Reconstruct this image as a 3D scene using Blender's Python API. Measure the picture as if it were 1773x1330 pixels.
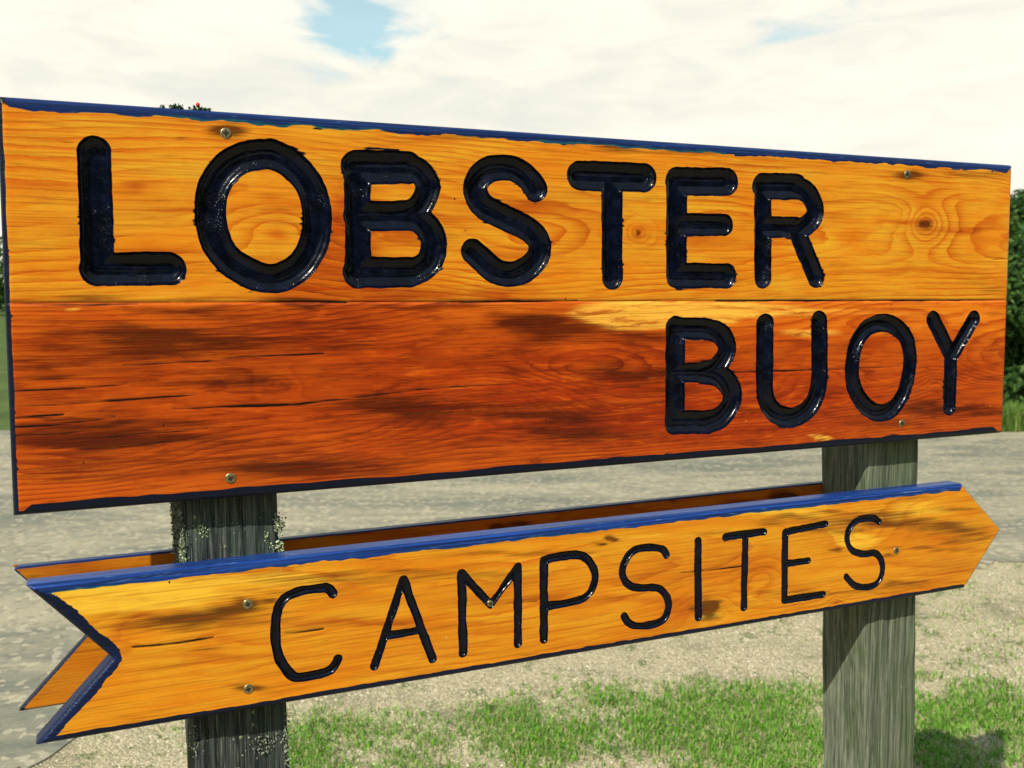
import bpy, math, random
import numpy as np
from mathutils import Vector, Matrix

random.seed(7)
RNG = np.random.RandomState(11)
for o in list(bpy.data.objects):
    bpy.data.objects.remove(o)
SC = bpy.context.scene
COL = SC.collection

# ------------------------------------------------------------------ camera
W_, H_, F_ = 1773.0, 1330.0, 1690.0          # lens measured from the vanishing points
PITCH = math.atan2(178.0, F_)
EYE = 1.95
G = EYE / 1.5                                 # ground distances were paced out for an eye 1.5 m up
cam_d = bpy.data.cameras.new('camera')
cam = bpy.data.objects.new('camera', cam_d)
COL.objects.link(cam)
cam.location = (0, 0, EYE)
cam.rotation_euler = (math.pi / 2 - PITCH, 0, 0)
cam_d.sensor_width = 36.0
cam_d.lens = 36.0 * F_ / W_
cam_d.clip_start = 0.05
cam_d.clip_end = 2000
cam_d.dof.use_dof = True
cam_d.dof.focus_distance = 1.62
cam_d.dof.aperture_fstop = 7.5
SC.camera = cam

# sign frame: D along the boards (to the right and away), NB towards the back
TH = math.atan2(1699.0, 3944.0)
D3 = np.array([math.cos(TH), math.sin(TH), 0.0])
N3 = np.array([math.sin(TH), -math.cos(TH), 0.0])   # out of the face, towards the viewer

# ------------------------------------------------------------------ sun, sky, exposure
SUN = np.array(-(-N3 * 1.0 + D3 * 1.30) + np.array([0, 0, 1.60]))  # towards the sun
SUN = SUN / np.linalg.norm(SUN)
sun_el = math.asin(SUN[2])
sun_az = math.atan2(SUN[0], SUN[1])
sd_ = bpy.data.lights.new('sun', 'SUN')
sd_.energy = 5.0
sd_.angle = math.radians(0.55)
sd_.color = (1.0, 0.93, 0.80)
sun = bpy.data.objects.new('sun', sd_)
COL.objects.link(sun)
sun.rotation_euler = Vector(-SUN).to_track_quat('-Z', 'Y').to_euler()

world = bpy.data.worlds.new('World')
SC.world = world
world.use_nodes = True
SC.view_settings.view_transform = 'Standard'
SC.view_settings.look = 'None'
SC.view_settings.exposure = 0.32
SC.view_settings.gamma = 1.0
SC.view_settings.use_curve_mapping = False
SC.render.engine = 'CYCLES'


# ------------------------------------------------------------------ node helper
class NT:
    def __init__(self, tree):
        self.t = tree
        self.n = tree.nodes
        self.l = tree.links

    def new(self, typ, **kw):
        n = self.n.new(typ)
        for k, v in kw.items():
            setattr(n, k, v)
        return n

    def put(self, sock, v):
        if v is None:
            return
        if hasattr(v, 'is_output') or isinstance(v, bpy.types.NodeSocket):
            self.l.new(v, sock)
        else:
            if sock.type == 'RGBA' and len(v) == 3:
                v = (*v, 1)
            sock.default_value = v

    def math(self, op, a, b=None, c=None, clamp=False):
        n = self.new('ShaderNodeMath', operation=op, use_clamp=clamp)
        self.put(n.inputs[0], a)
        if b is not None:
            self.put(n.inputs[1], b)
        if c is not None:
            self.put(n.inputs[2], c)
        return n.outputs[0]

    def mix(self, f, a, b, mode='MIX'):
        n = self.new('ShaderNodeMix', data_type='RGBA', blend_type=mode)
        n.clamp_factor = True
        self.put(n.inputs['Factor'], f)
        self.put(n.inputs[6], a)
        self.put(n.inputs[7], b)
        return n.outputs[2]

    def ramp(self, f, lo, hi, smooth=True):
        n = self.new('ShaderNodeMapRange', interpolation_type='SMOOTHSTEP' if smooth else 'LINEAR')
        self.put(n.inputs['Value'], f)
        n.inputs['From Min'].default_value = lo
        n.inputs['From Max'].default_value = hi
        return n.outputs['Result']

    def attr(self, name):
        return self.new('ShaderNodeAttribute', attribute_name=name).outputs['Fac']

    def coord(self, which='Object', scale=(1, 1, 1), loc=(0, 0, 0), src=None):
        m = self.new('ShaderNodeMapping')
        if src is None:
            src = self.new('ShaderNodeTexCoord').outputs[which]
        self.l.new(src, m.inputs['Vector'])
        m.inputs['Scale'].default_value = scale
        m.inputs['Location'].default_value = loc
        return m.outputs['Vector']

    def noise(self, vec, scale=1.0, detail=4, rough=0.55, dist=0.0, out='Fac'):
        n = self.new('ShaderNodeTexNoise')
        self.l.new(vec, n.inputs['Vector'])
        n.inputs['Scale'].default_value = scale
        n.inputs['Detail'].default_value = detail
        n.inputs['Roughness'].default_value = rough
        n.inputs['Distortion'].default_value = dist
        return n.outputs[out]

    def voro(self, vec, scale=1.0, feature='F1', out='Distance', rnd=1.0):
        n = self.new('ShaderNodeTexVoronoi', feature=feature)
        self.l.new(vec, n.inputs['Vector'])
        n.inputs['Scale'].default_value = scale
        n.inputs['Randomness'].default_value = rnd
        return n.outputs[out]

    def bump(self, h, strength=0.5, dist=0.001, normal=None):
        n = self.new('ShaderNodeBump')
        n.inputs['Strength'].default_value = strength
        n.inputs['Distance'].default_value = dist
        self.put(n.inputs['Height'], h)
        if normal is not None:
            self.l.new(normal, n.inputs['Normal'])
        return n.outputs[0]


def material(name):
    m = bpy.data.materials.new(name)
    m.use_nodes = True
    t = NT(m.node_tree)
    b = m.node_tree.nodes['Principled BSDF']
    return m, t, b


# sky: Nishita with a bright bank of broken cloud low round the horizon, thinning upwards
w = NT(world.node_tree)
bg = world.node_tree.nodes['Background']
sky = w.new('ShaderNodeTexSky', sky_type='NISHITA')
sky.sun_disc = False
sky.sun_elevation = sun_el
sky.sun_rotation = sun_az
sky.altitude = 10
sky.air_density = 1.0
sky.dust_density = 0.6
sky.ozone_density = 1.6
tc = w.new('ShaderNodeTexCoord').outputs['Generated']
sep = w.new('ShaderNodeSeparateXYZ')
w.l.new(tc, sep.inputs[0])
zz = w.math('MAXIMUM', sep.outputs[2], 0.0)
den = w.math('ADD', zz, 0.12)
cx = w.math('DIVIDE', sep.outputs[0], den)
cy = w.math('DIVIDE', sep.outputs[1], den)
comb = w.new('ShaderNodeCombineXYZ')
w.l.new(cx, comb.inputs[0]); w.l.new(cy, comb.inputs[1])
n1 = w.noise(comb.outputs[0], 1.1, 7, 0.58, 0.35)
n2 = w.noise(w.coord(src=comb.outputs[0], scale=(1, 1, 1), loc=(5.3, 2.1, 0)), 0.45, 4, 0.5)
n3 = w.noise(w.coord(src=tc, scale=(9, 9, 34), loc=(1.3, 0, 0.4)), 1.0, 6, 0.62, 0.6)
cover = w.math('SUBTRACT', 0.38, w.math('MULTIPLY', zz, 1.05))
# a thin clear gap in the bank, ahead and slightly left
gx = w.math('DIVIDE', w.math('SUBTRACT', sep.outputs[0], -0.160), 0.060)
gz = w.math('DIVIDE', w.math('SUBTRACT', sep.outputs[2], 0.238), 0.036)
gap = w.math('EXPONENT', w.math('MULTIPLY', w.math('ADD', w.math('MULTIPLY', gx, gx), w.math('MULTIPLY', gz, gz)), -1.0))
cl = w.math('ADD', w.math('MULTIPLY', n1, 0.5), w.math('MULTIPLY', n3, 0.5))
cl = w.math('ADD', cl, cover)
cl = w.math('SUBTRACT', cl, w.math('MULTIPLY', gap, 0.24))
mask = w.math('MAXIMUM', w.ramp(cl, 0.36, 0.60), 0.30)
cloud_v = w.ramp(w.math('ADD', w.math('MULTIPLY', n2, 0.6), w.math('MULTIPLY', n3, 0.4)), 0.32, 0.62)
ccol = w.mix(cloud_v, (7.9, 7.9, 7.1), (10.6, 10.0, 8.6))
skyc = w.mix(1.0, sky.outputs[0], (1.25, 1.75, 1.45), 'MULTIPLY')
w.l.new(w.mix(mask, skyc, ccol), bg.inputs['Color'])
bg.inputs['Strength'].default_value = 0.085


# ------------------------------------------------------------------ object helpers
def tag(o, label=None, cat=None, group=None, kind=None):
    if label: o['label'] = label
    if cat: o['category'] = cat
    if group: o['group'] = group
    if kind: o['kind'] = kind
    return o


def link(o, parent=None):
    COL.objects.link(o)
    if parent is not None:
        o.parent = parent
    return o


def empty(name, mat=None, loc=None):
    o = bpy.data.objects.new(name, None)
    o.empty_display_size = 0.1
    COL.objects.link(o)
    if mat is not None: o.matrix_world = mat
    if loc is not None: o.location = loc
    return o


def mesh_obj(name, verts, faces, mat, parent=None, attrs=None, smooth=True):
    me = bpy.data.meshes.new(name)
    verts = np.asarray(verts, dtype=np.float32)
    if isinstance(faces, np.ndarray) and faces.ndim == 2:
        k = faces.shape[1]
        me.vertices.add(len(verts))
        me.vertices.foreach_set('co', verts.ravel())
        me.loops.add(faces.size)
        me.loops.foreach_set('vertex_index', faces.astype(np.int32).ravel())
        me.polygons.add(len(faces))
        me.polygons.foreach_set('loop_start', np.arange(0, faces.size, k, dtype=np.int32))
        me.polygons.foreach_set('loop_total', np.full(len(faces), k, dtype=np.int32))
        me.update(calc_edges=True)
    else:
        me.from_pydata([tuple(map(float, v)) for v in verts], [], [tuple(int(i) for i in f) for f in faces])
    if attrs:
        for k, v in attrs.items():
            a = me.attributes.new(k, 'FLOAT', 'POINT')
            a.data.foreach_set('value', np.asarray(v, dtype=np.float32))
    if smooth:
        me.polygons.foreach_set('use_smooth', np.ones(len(me.polygons), dtype=bool))
    if mat: me.materials.append(mat)
    me.update()
    o = bpy.data.objects.new(name, me)
    link(o, parent)
    return o


# ------------------------------------------------------------------ numeric helpers
_T = np.random.RandomState(5).rand(8, 256, 256)


def vnoise(x, y, seed=0):
    t = _T[seed % 8]
    x = np.asarray(x) + seed * 17.3 + 1000; y = np.asarray(y) + seed * 7.7 + 1000
    xi = np.floor(x).astype(int); yi = np.floor(y).astype(int)
    fx = x - xi; fy = y - yi
    fx = fx * fx * (3 - 2 * fx); fy = fy * fy * (3 - 2 * fy)
    a = t[xi % 256, yi % 256]; b = t[(xi + 1) % 256, yi % 256]
    c = t[xi % 256, (yi + 1) % 256]; d = t[(xi + 1) % 256, (yi + 1) % 256]
    return (a * (1 - fx) + b * fx) * (1 - fy) + (c * (1 - fx) + d * fx) * fy - 0.5


def fbm(x, y, seed=0, n=3):
    s = 0; a = 1.0
    for i in range(n):
        s = s + a * vnoise(x * 2 ** i, y * 2 ** i, seed + i)
        a *= 0.5
    return s


def px_ray(x, y):
    x = np.asarray(x, float); y = np.asarray(y, float)
    a = (x - W_ / 2); b = -(y - H_ / 2)
    cp, sp = math.cos(PITCH), math.sin(PITCH)
    return np.stack([a, b * sp + F_ * cp, b * cp - F_ * sp], -1)


# distance of the sign's front plane: the main board is 0.572 m high
def plane_pts(x, y, off=0.0):
    """pixel of the photograph -> (u, v) on the plane 'off' behind the sign's front"""
    r = px_ray(x, y)
    t = -(PD + off) / (r @ N3)
    p = r * t[..., None]
    return np.stack([p @ D3, p[..., 2] + EYE], -1)


PD = 1.0
_a = plane_pts(np.array([20.0, 36.0]), np.array([168.0, 893.0]))
PD = 0.572 / (_a[0, 1] - _a[1, 1])
# local frame: origin on the ground below the camera's foot point on the front plane
ORG = -N3 * PD
FRAME = Matrix(((D3[0], 0, N3[0], ORG[0]), (D3[1], 0, N3[1], ORG[1]), (0, 1, 0, 0), (0, 0, 0, 1)))


def to_px(u, v, off=0.0):
    P = ORG[None, :] + np.outer(u, D3) - N3[None, :] * off
    X = P[:, 0]; Y = P[:, 1]; Z = v - EYE
    cp, sp = math.cos(PITCH), math.sin(PITCH)
    fz = Y * cp - Z * sp; fy = Y * sp + Z * cp
    return W_ / 2 + F_ * X / fz, H_ / 2 - F_ * fy / fz


def poly_sd(P, poly):
    """signed distance to a polygon, negative inside"""
    n = len(poly); best = np.full(len(P), 1e9); inside = np.zeros(len(P), bool)
    for i in range(n):
        a = poly[i]; b = poly[(i + 1) % n]
        ab = b - a; t = np.clip(((P - a) @ ab) / (ab @ ab), 0, 1)
        d = np.linalg.norm(P - a - t[:, None] * ab, axis=1)
        best = np.minimum(best, d)
        c = (a[1] > P[:, 1]) != (b[1] > P[:, 1])
        with np.errstate(divide='ignore', invalid='ignore'):
            xi = (b[0] - a[0]) * (P[:, 1] - a[1]) / (b[1] - a[1] + 1e-12) + a[0]
        inside ^= c & (P[:, 0] < xi)
    return np.where(inside, -best, best)


def seg_dist(P, a, b):
    ab = b - a; t = np.clip(((P - a) @ ab) / (ab @ ab + 1e-12), 0, 1)
    return np.linalg.norm(P - a - t[:, None] * ab, axis=1)


def catmull(pts, closed=False, k=6):
    pts = np.asarray(pts, float); n = len(pts)
    if n < 3: return pts
    out = []
    rng = range(n) if closed else range(n - 1)
    for i in rng:
        g = lambda j: pts[j % n] if closed else pts[min(max(j, 0), n - 1)]
        p0, p1, p2, p3 = g(i - 1), g(i), g(i + 1), g(i + 2)
        for s in range(k):
            t = s / k
            out.append(0.5 * ((2 * p1) + (-p0 + p2) * t + (2 * p0 - 5 * p1 + 4 * p2 - p3) * t * t + (-p0 + 3 * p1 - 3 * p2 + p3) * t ** 3))
    out.append(pts[0] if closed else pts[-1])
    return np.array(out)


def clip(V, T, f):
    """split a triangle mesh along f = 0: returns (V, T_inside, T_outside)"""
    f = np.where(np.abs(f) < 1e-7, 1e-7, f)
    s = f < 0
    k = s[T].sum(1)
    Tin = [T[k == 3]]; Tout = [T[k == 0]]
    newV = [V]; base = len(V); keys = {}
    for cnt, lone in ((1, True), (2, False)):
        C = T[k == cnt]
        if not len(C): continue
        m = s[C] == lone
        j = m.argmax(1)
        r = np.arange(len(C))
        a = C[r, j]; b = C[r, (j + 1) % 3]; c = C[r, (j + 2) % 3]
        ids = []
        for (p, q) in ((a, b), (a, c)):
            lo = np.minimum(p, q); hi = np.maximum(p, q)
            idx = np.empty(len(p), int)
            for i, kk in enumerate(zip(lo.tolist(), hi.tolist())):
                if kk not in keys:
                    keys[kk] = len(keys)
                idx[i] = base + keys[kk]
            ids.append(idx)
        ab, ac = ids
        one = np.stack([a, ab, ac], 1)
        two = np.concatenate([np.stack([ab, b, c], 1), np.stack([ab, c, ac], 1)])
        if lone:
            Tin.append(one); Tout.append(two)
        else:
            Tout.append(one); Tin.append(two)
    if keys:
        e = np.array(list(keys.keys()))
        t = f[e[:, 0]] / (f[e[:, 0]] - f[e[:, 1]])
        newV.append(V[e[:, 0]] * (1 - t[:, None]) + V[e[:, 1]] * t[:, None])
    return np.concatenate(newV), np.concatenate(Tin), np.concatenate(Tout)


def compact(V, T):
    u, inv = np.unique(T.ravel(), return_inverse=True)
    return u, inv.reshape(T.shape)


# ------------------------------------------------------------------ materials
def wood_material(name, gold, orange, red, brown, pale, ringmul=1.0, flk=0.35):
    m, t, b = material(name)
    ph = t.attr('phase'); rd = t.attr('red'); dk = t.attr('dark'); pl = t.attr('pale'); ck = t.attr('crack'); fr = t.attr('fringe')
    fib = t.noise(t.coord(scale=(5, 260, 40)), 1.0, 5, 0.6, 0.1)
    fib2 = t.noise(t.coord(scale=(1.8, 70, 20), loc=(3, 1, 0)), 1.0, 6, 0.65, 0.3)
    blot = t.noise(t.coord(scale=(5, 16, 5), loc=(0, 7, 0)), 1.0, 5, 0.6, 0.4)
    micro = t.noise(t.coord(scale=(60, 700, 60)), 1.0, 3, 0.6)
    p2 = t.math('ADD', ph, t.math('MULTIPLY', t.math('SUBTRACT', blot, 0.5), 1.3))
    p2 = t.math('ADD', p2, t.math('MULTIPLY', t.math('SUBTRACT', fib2, 0.5), 0.55))
    fr_ = t.math('FRACT', p2)
    up = t.math('POWER', fr_, 2.6)
    dn = t.ramp(fr_, 1.0, 0.90)
    ring = t.math('MULTIPLY', up, dn)
    fs = t.ramp(t.noise(t.coord(scale=(5.5, 95, 20), loc=(6, 2, 0)), 1.0, 7, 0.72, 0.35), 0.30, 0.70, False)
    flake = t.noise(t.coord(scale=(11, 62, 10), loc=(1, 9, 3)), 1.0, 6, 0.68, 0.5)
    ring = t.math('MULTIPLY', ring, t.math('MULTIPLY_ADD', fib2, 1.5, 0.25))
    ring = t.math('MULTIPLY', ring, t.math('MULTIPLY_ADD', t.ramp(t.noise(t.coord(scale=(4, 11, 4), loc=(5, 5, 0)), 1.0, 3, 0.5), 0.36, 0.62), 0.95, 0.35))
    col = t.mix(t.ramp(blot, 0.3, 0.72), gold, orange)
    col = t.mix(t.math('MULTIPLY', ring, 1.15 * ringmul, clamp=True), col, t.mix(0.5, orange, red))
    rr = t.math('MULTIPLY', rd, t.math('MULTIPLY_ADD', fib2, 0.8, 0.65), clamp=True)
    redc = t.mix(t.math('MULTIPLY', ring, 0.9, clamp=True), t.mix(t.ramp(fib2, 0.35, 0.7), red, t.mix(0.55, red, orange)), t.mix(0.5, red, brown))
    col = t.mix(rr, col, redc)
    plf = t.ramp(t.math('ADD', pl, t.math('MULTIPLY', t.math('SUBTRACT', fib2, 0.5), 1.0)), 0.30, 0.85)
    palec = t.mix(t.math('MULTIPLY', ring, 0.55, clamp=True), pale, orange)
    col = t.mix(plf, col, palec)
    # warm and dark flakes along the grain
    col = t.mix(t.math('MULTIPLY', t.ramp(flake, 0.50, 0.66), flk), col, t.mix(rr, t.mix(0.6, orange, red), t.mix(0.62, red, brown)))
    col = t.mix(t.math('MULTIPLY', t.ramp(flake, 0.46, 0.34), t.math('MULTIPLY', rr, 0.65)), col, orange)
    # dark weathering streaks that follow the grain
    fs2 = t.ramp(t.noise(t.coord(scale=(4.5, 330, 30), loc=(1, 6, 2)), 1.0, 5, 0.7, 0.2), 0.34, 0.66, False)
    dk = t.math('ADD', dk, t.math('MULTIPLY', t.math('SUBTRACT', fs2, 0.5), t.math('MULTIPLY', t.ramp(dk, 0.05, 0.4), 0.85)))
    dkf = t.ramp(t.math('ADD', dk, t.math('MULTIPLY', t.math('SUBTRACT', fs, 0.5), 0.95)), 0.16, 1.12, False)
    stain = t.mix(t.ramp(fs2, 0.25, 0.85), brown, t.mix(0.22, brown, red))
    col = t.mix(t.math('MULTIPLY', dkf, 0.88), col, stain)
    # fine fibre contrast and short dark ticks
    col = t.mix(t.math('MULTIPLY', t.ramp(fib, 0.45, 0.72), 0.42), col, t.mix(0.6, red, brown))
    tick = t.ramp(t.noise(t.coord(scale=(14, 240, 14), loc=(9, 4, 0)), 1.0, 2, 0.5), 0.70, 0.78)
    col = t.mix(t.math('MULTIPLY', tick, 0.55), col, brown)
    # ragged navy bleed round letters and edges, drawn out along the grain
    bleed = t.math('ADD', fr, t.math('MULTIPLY', t.math('SUBTRACT', t.noise(t.coord(scale=(11, 150, 9), loc=(2, 3, 5)), 1.0, 3, 0.6), 0.5), 2.0))
    bleed = t.math('SUBTRACT', bleed, t.math('MULTIPLY', t.ramp(t.noise(t.coord(loc=(4, 0, 0)), 16, 2, 0.5), 0.62, 0.46), 0.6))
    col = t.mix(t.ramp(bleed, 0.92, 1.10), col, (0.006, 0.008, 0.012))
    col = t.mix(t.ramp(t.math('ADD', ck, t.math('MULTIPLY', t.math('SUBTRACT', fs, 0.5), 0.9)), 0.50, 0.95), col, (0.010, 0.004, 0.002))
    # small pale chips and pits in the varnish
    vor = t.voro(t.coord(scale=(1, 0.6, 1)), 55.0)
    vcol = t.voro(t.coord(scale=(1, 0.6, 1)), 55.0, out='Color')
    sc = t.new('ShaderNodeSeparateColor'); t.l.new(vcol, sc.inputs[0])
    chip = t.math('MULTIPLY', t.ramp(vor, 0.075, 0.03), t.math('GREATER_THAN', sc.outputs[0], 0.90))
    chip = t.math('MULTIPLY', chip, t.math('GREATER_THAN', sc.outputs[1], 0.5))
    col = t.mix(t.math('MULTIPLY', chip, 0.75), col, (0.62, 0.50, 0.22))
    pit = t.math('MULTIPLY', t.ramp(vor, 0.10, 0.04), t.math('LESS_THAN', sc.outputs[0], 0.035))
    col = t.mix(pit, col, (0.02, 0.008, 0.004))
    t.put(b.inputs['Base Color'], col)
    b.inputs['Roughness'].default_value = 0.42
    b.inputs['Specular IOR Level'].default_value = 0.06
    b.inputs['Coat Weight'].default_value = 0.25
    t.put(b.inputs['Coat Roughness'], t.math('MULTIPLY_ADD', fib2, 0.22, 0.10))
    h = t.math('ADD', t.math('MULTIPLY', fib, 0.6), t.math('MULTIPLY', micro, 0.25))
    h = t.math('SUBTRACT', h, t.math('MULTIPLY', ring, 0.7))
    h = t.math('SUBTRACT', h, t.math('MULTIPLY', ck, 3.0))
    h = t.math('ADD', h, t.math('MULTIPLY', chip, 0.8))
    nb = t.bump(h, 0.35, 0.0009)
    t.put(b.inputs['Normal'], nb)
    soft = t.bump(t.math('ADD', h, t.math('MULTIPLY', blot, 3.0)), 0.12, 0.0009)
    t.put(b.inputs['Coat Normal'], soft)
    return m


M_top = wood_material('varnished_top_plank', (0.67, 0.330, 0.020), (0.66, 0.200, 0.008), (0.42, 0.050, 0.003), (0.030, 0.010, 0.003), (0.80, 0.43, 0.06))
M_low = wood_material('varnished_red_plank', (0.68, 0.190, 0.010), (0.60, 0.105, 0.005), (0.33, 0.027, 0.003), (0.020, 0.005, 0.002), (0.82, 0.42, 0.05), 1.2, 0.8)
M_arrow = wood_material('varnished_arrow_wood', (0.66, 0.300, 0.014), (0.64, 0.200, 0.006), (0.42, 0.070, 0.004), (0.030, 0.012, 0.003), (0.80, 0.46, 0.035), 0.75, 0.22)


def groove_paint():
    m, t, b = material('navy_letter_paint')
    c = t.coord()
    n = t.noise(c, 60, 4, 0.6)
    lumps = t.noise(c, 210, 3, 0.6)
    patch = t.ramp(t.noise(c, 26, 3, 0.6), 0.50, 0.68)
    vor = t.voro(c, 330)
    t.put(b.inputs['Base Color'], t.mix(t.ramp(n, 0.35, 0.75), (0.0010, 0.0016, 0.0050), (0.0024, 0.0046, 0.016)))
    t.put(b.inputs['Roughness'], t.math('MULTIPLY_ADD', n, 0.22, 0.10))
    b.inputs['Specular IOR Level'].default_value = 0.17
    b.inputs['Coat Weight'].default_value = 0.14
    b.inputs['Coat Roughness'].default_value = 0.08
    h = t.math('MULTIPLY', t.math('ADD', t.math('MULTIPLY', lumps, 1.2), t.ramp(vor, 0.45, 0.1)), t.math('MULTIPLY_ADD', patch, 1.0, 0.12))
    streak = t.noise(t.coord(scale=(40, 300, 40)), 1.0, 3, 0.6)
    h = t.math('ADD', h, t.math('MULTIPLY', streak, 0.35))
    t.put(b.inputs['Normal'], t.bump(h, 0.5, 0.0014))
    return m


def edge_paint():
    m, t, b = material('blue_edge_paint')
    st = t.noise(t.coord(scale=(3, 420, 420)), 1.0, 4, 0.6, 0.1)
    n = t.noise(t.coord(scale=(8, 60, 60)), 1.0, 4, 0.6)
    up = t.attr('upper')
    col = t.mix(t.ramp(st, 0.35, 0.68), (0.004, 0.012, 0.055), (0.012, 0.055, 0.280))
    dark = t.mix(n, (0.002, 0.003, 0.007), (0.004, 0.007, 0.020))  # same blue paint, darkened in colour where lower and end edges are shaded
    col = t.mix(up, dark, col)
    teal = t.attr('teal')
    col = t.mix(t.ramp(t.math('ADD', teal, t.math('MULTIPLY', t.math('SUBTRACT', n, 0.5), 1.6)), 0.40, 0.80), col, t.mix(n, (0.004, 0.05, 0.05), (0.01, 0.10, 0.13)))
    worn = t.ramp(t.noise(t.coord(scale=(26, 300, 300), loc=(4, 4, 4)), 1.0, 3, 0.6), 0.60, 0.72)
    col = t.mix(t.math('MULTIPLY', t.math('MULTIPLY', worn, up), 0.55), col, (0.10, 0.20, 0.38))
    t.put(b.inputs['Base Color'], col)
    t.put(b.inputs['Roughness'], t.math('MULTIPLY_ADD', n, 0.3, 0.16))
    b.inputs['Specular IOR Level'].default_value = 0.20
    t.put(b.inputs['Normal'], t.bump(t.math('ADD', st, t.math('MULTIPLY', n, 0.5)), 0.6, 0.0014))
    return m


M_letter = groove_paint()
M_edge = edge_paint()


def post_material(name, dark, light, moss, mossamt, licth=.55):
    m, t, b = material(name)
    g = t.noise(t.coord(scale=(150, 3.5, 150)), 1.0, 5, 0.65, 0.15)
    g2 = t.noise(t.coord(scale=(420, 16, 420)), 1.0, 4, 0.6)
    n = t.noise(t.coord(scale=(9, 5, 9)), 1.0, 5, 0.6)
    col = t.mix(t.ramp(g, 0.36, 0.66), dark, light)
    col = t.mix(t.math('MULTIPLY', t.ramp(g2, 0.5, 0.72), 0.55), col, t.mix(0.5, light, (0.42, 0.42, 0.34)))
    col = t.mix(t.math('MULTIPLY', t.ramp(n, 0.42, 0.70), mossamt), col, moss)
    crk = t.ramp(t.noise(t.coord(scale=(120, 2.2, 120), loc=(3, 3, 3)), 1.0, 3, 0.5), 0.69, 0.74)
    col = t.mix(t.math('MULTIPLY', crk, 0.85), col, (0.012, 0.014, 0.012))
    v = t.voro(t.coord(scale=(1, 0.8, 1)), 70)
    lic = t.math('MULTIPLY', t.ramp(v, 0.22, 0.10), t.ramp(t.noise(t.coord(), 12, 3), licth, licth + .07))
    col = t.mix(lic, col, (0.40, 0.44, 0.26))
    t.put(b.inputs['Base Color'], col)
    b.inputs['Roughness'].default_value = 0.9
    b.inputs['Specular IOR Level'].default_value = 0.15
    h = t.math('ADD', t.math('MULTIPLY', g, 1.0), t.math('MULTIPLY', g2, 0.7))
    h = t.math('SUBTRACT', h, t.math('MULTIPLY', crk, 1.2))
    t.put(b.inputs['Normal'], t.bump(h, 0.9, 0.0048))
    return m


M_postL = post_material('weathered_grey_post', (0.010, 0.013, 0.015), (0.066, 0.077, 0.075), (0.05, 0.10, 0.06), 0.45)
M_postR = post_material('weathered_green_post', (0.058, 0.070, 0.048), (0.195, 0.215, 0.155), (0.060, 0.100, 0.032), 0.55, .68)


def simple(name, col, rough=0.7, spec=0.3, metal=0.0, nscale=None, col2=None, bump=0.0, bd=0.002):
    m, t, b = material(name)
    if nscale:
        n = t.noise(t.coord(), nscale, 4, 0.6)
        t.put(b.inputs['Base Color'], t.mix(t.ramp(n, 0.3, 0.7), col, col2 or col))
        if bump: t.put(b.inputs['Normal'], t.bump(n, bump, bd))
    else:
        b.inputs['Base Color'].default_value = (*col, 1)
    b.inputs['Roughness'].default_value = rough
    b.inputs['Specular IOR Level'].default_value = spec
    b.inputs['Metallic'].default_value = metal
    return m


M_screw = simple('brassy_screw', (0.42, 0.36, 0.18), 0.38, 0.5, 0.85, 300, (0.16, 0.15, 0.09), 0.3, 0.0005)
M_recess = simple('screw_recess', (0.012, 0.010, 0.008), 0.8)
M_lichen = simple('pale_lichen', (0.52, 0.58, 0.36), 0.9, 0.1, 0, 160, (0.26, 0.34, 0.20), 0.5, 0.001)
M_lichen_d = simple('grey_green_lichen', (0.27, 0.30, 0.22), 0.9, 0.1, 0, 160, (0.13, 0.16, 0.12), 0.5, 0.001)
M_moss = simple('dark_moss', (0.012, 0.035, 0.012), 0.9, 0.1, 0, 400, (0.03, 0.06, 0.02))
M_red = simple('red_cap', (0.55, 0.03, 0.02), 0.6, 0.3)


# ------------------------------------------------------------------ letters, traced as router strokes
def Z1(p): return [(x / 2.955, 150 + y / 2.955) for x, y in p]
def Z2(p): return [(560 + x / 2.955, 180 + y / 2.955) for x, y in p]
def Z3(p): return [(1120 + x / 2.715, 220 + y / 2.715) for x, y in p]
def Z6(p): return [(1120 + x / 2.715, 500 + y / 2.715) for x, y in p]
def ZC(p): return [(450 + x / 2.77, 850 + y / 2.77) for x, y in p]
def ZS(p): return [(1000 + x / 2.294, 800 + y / 2.294) for x, y in p]


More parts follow.
